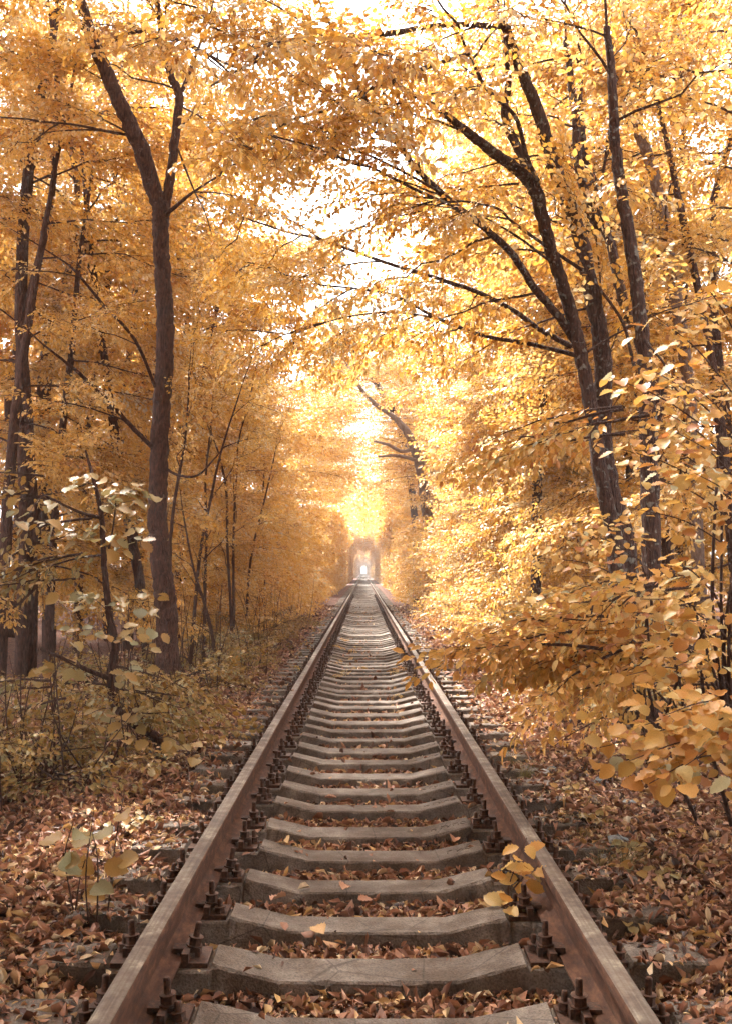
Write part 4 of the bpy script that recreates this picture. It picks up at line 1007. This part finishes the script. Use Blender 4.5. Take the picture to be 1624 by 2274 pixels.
def stone(u, v_, r, m, label):
    g = np.random.default_rng(int(u * 7 + v_)); p = gnd(u, v_)
    n1, n2 = 7, 10; V = []
    for i in range(n1 + 1):
        ph = math.pi * i / n1
        for j in range(n2):
            th = 2 * math.pi * j / n2; k = 1 + g.normal(0, 0.10)
            V.append([r * k * math.sin(ph) * math.cos(th), r * 0.8 * k * math.sin(ph) * math.sin(th), r * 0.65 * k * math.cos(ph)])
    F = [[i * n2 + j, i * n2 + (j + 1) % n2, (i + 1) * n2 + (j + 1) % n2, (i + 1) * n2 + j] for i in range(n1) for j in range(n2)]
    o = link('stone', make_mesh('stone', [(np.array(V), np.array(F), 0, None, False)], [m]), loc=(p.x, p.y, p.z + r * 0.3))
    o.rotation_euler = (0, 0, g.uniform(0, 6)); tag(o, label, 'stone', 'loose stones beside the track')
for a in [(1372, 1882, 0.07, M_STONE, 'largest bluish grey stone in the leaves right of the track'), (1390, 1903, 0.05, M_STONE, 'grey stone just right of the largest one'), (1340, 1912, 0.04, M_STONE, 'small bluish stone nearer the rail than the largest one'),
          (1204, 1722, 0.05, M_STONE_W, 'white rounded stone right of the track'), (1225, 1716, 0.05, M_STONE, 'dark stone touching the white one'), (1330, 1745, 0.06, M_STONE, 'flat grey stone in the leaves below the hazel'),
          (1395, 1795, 0.06, M_STONE, 'grey stone towards the right edge above the low plants'), (1445, 1880, 0.05, M_STONE, 'grey stone at the right edge'), (300, 1950, 0.05, M_STONE, 'pale stone in the leaves left of the left rail'), (185, 1905, 0.05, M_STONE, 'grey stone at the left edge')]:
    stone(*a)

def stick(a, b_, r, label):
    A, B = gnd(*a), gnd(*b_)
    A.z += 0.03; B.z += 0.05; org = A.copy()
    t, Q = wood_tube(None, org, 'fallen_stick', [A, A.lerp(B, 0.5) + Vector((0.02, 0, 0.03)), B], [r, r * 0.8, r * 0.5], M_BARK_P, 6, 5, 0.05, int(a[0]))
    t.location = org; tag(t, label, 'stick', 'sticks on the ground')
for a in [((270, 2000), (420, 1850), 0.006, 'long thin pale stick slanting beside the left rail'), ((300, 1915), (460, 1890), 0.010, 'bent twig lying on a left sleeper end'), ((185, 2045), (345, 2050), 0.013, 'dark branch lying in the bottom left corner'),
          ((1395, 2050), (1360, 2110), 0.012, 'short brown stick at the bottom right'), ((1280, 1790), (1400, 1770), 0.006, 'thin twig on the leaves right of the track'), ((1150, 1660), (1210, 1640), 0.007, 'dark twig beside the right sleeper ends'), ((420, 1760), (405, 1690), 0.004, 'thin upright dry stalk outside the left rail')]:
    stick(*a)

DRY = [big_leaf(620 + i, 0.5, M_LITTER, dry=True) for i in range(10)]
def fallen(p, size, label, group=None, up=0.012):
    a = random.uniform(0, 6.283)
    d = Vector((math.cos(a), math.sin(a), random.uniform(-0.12, 0.12))); nr = Vector((random.gauss(0, 0.3), random.gauss(0, 0.3), 1))
    s_ = d.cross(nr).normalized(); d.normalize(); n_ = s_.cross(d)
    o = link('fallen_leaf', random.choice(DRY))
    o.matrix_world = Matrix.Translation(p + Vector((0, 0, up))) @ Matrix((s_, d, n_)).transposed().to_4x4() @ Matrix.Scale(size, 4)
    tag(o, label, 'leaf', group)
ZR = Z_FOOT + 0.18
fallen(gnd(1288, 1858, ZR), 0.055, 'pale curled leaf lying across the right rail head', up=0.004)
fallen(gnd(652, 1536, ZR), 0.06, 'reddish leaf lying on the left rail head', up=0.004)
FL = [(840, 1860, 'orange leaf standing up in front of the third sleeper'), (828, 2008, 'pale leaf between the two nearest sleepers in the picture'), (718, 1778, 'small orange leaf beside a middle sleeper'), (1010, 1868, 'brown curled leaf on the right part of a sleeper'),
      (690, 1905, 'flat brown leaf left of the centre of the track'), (760, 1985, 'tan leaf on the near sleeper edge'), (895, 1800, 'rust leaf resting on a sleeper in mid track'), (1040, 1960, 'yellow leaf in the gap by the right rail'), (600, 2010, 'curled rust leaf by the left bolts'), (640, 1880, 'reddish leaf by the left end of a sleeper'),
      (950, 2060, 'large tan leaf in the litter at the bottom'), (720, 2085, 'curled brown leaf at the bottom centre'), (1390, 1815, 'orange leaf right of the sleeper ends'), (1355, 1990, 'bright leaf near the bottom right'), (250, 1930, 'yellow leaf in the litter at the lower left'), (470, 1720, 'pinkish leaf outside the left rail')]
for u, v_, lab in FL:
    p = gnd(u, v_)
    i_ = int(np.argmin(np.abs(sl_y - p.y)))
    if abs(sl_y[i_] - p.y) < 0.13 and abs(p.x) < 1.3: p = gnd(u, v_, float(np.interp(abs(p.x), PX, PZ)))
    fallen(p, random.uniform(0.07, 0.1), lab, 'single leaves lying on the track', up=0.02)

# cast letters on the right shoulder of some sleepers (worn, hardly legible)
sleepers = [o for o in COL.objects if o.name.startswith('sleeper') and o.parent is None and o.type == 'MESH']
sleepers.sort(key=lambda o: o.location.y)
slope = math.atan2(0.208 - 0.148, 0.592 - 0.34)
m_l, n_l, l_l, o_l = mat('cast_letters')
p_l = n_l.new('ShaderNodeBsdfPrincipled'); p_l.inputs['Base Color'].default_value = (0.085, 0.058, 0.042, 1); p_l.inputs['Roughness'].default_value = 0.9
l_l.new(p_l.outputs[0], o_l.inputs[0])
for k in (6, 7, 8, 9, 11, 12, 13):
    fc = bpy.data.curves.new('lettering', 'FONT'); fc.body = '\u041a \u0413\u0423\u041f\u041e' if k != 6 else '\u0413 \u0418\u041e'
    fc.size = 0.062; fc.extrude = 0.0012; fc.align_x = 'CENTER'; fc.align_y = 'CENTER'
    tmp = bpy.data.objects.new('lettering_source', fc); COL.objects.link(tmp)
    me = bpy.data.meshes.new_from_object(tmp.evaluated_get(bpy.context.evaluated_depsgraph_get()))
    bpy.data.objects.remove(tmp); me.materials.clear(); me.materials.append(m_l)
    o = link('lettering', me, sleepers[k]); o['kind'] = 'stuff'
    o.location = (0.475, -0.005, 0.148 + 0.135 * math.tan(slope) + 0.0016); o.rotation_euler = (0, -slope, 0)

# ------------------------------------------------------------------ thin autumn haze
m_, n_, l_, out_ = mat('haze')
vol = n_.new('ShaderNodeVolumePrincipled'); vol.inputs['Density'].default_value = 0.0012; vol.inputs['Color'].default_value = (1.0, 0.97, 0.92, 1)
l_.new(vol.outputs[0], out_.inputs['Volume'])
V, F = box(-75, 75, -70, 920, -1.6, 19)
hz = link('haze', make_mesh('haze', [(V, F, 0, None, False)], [m_])); tag(hz, 'thin bright autumn haze along the track', 'haze', kind='stuff')
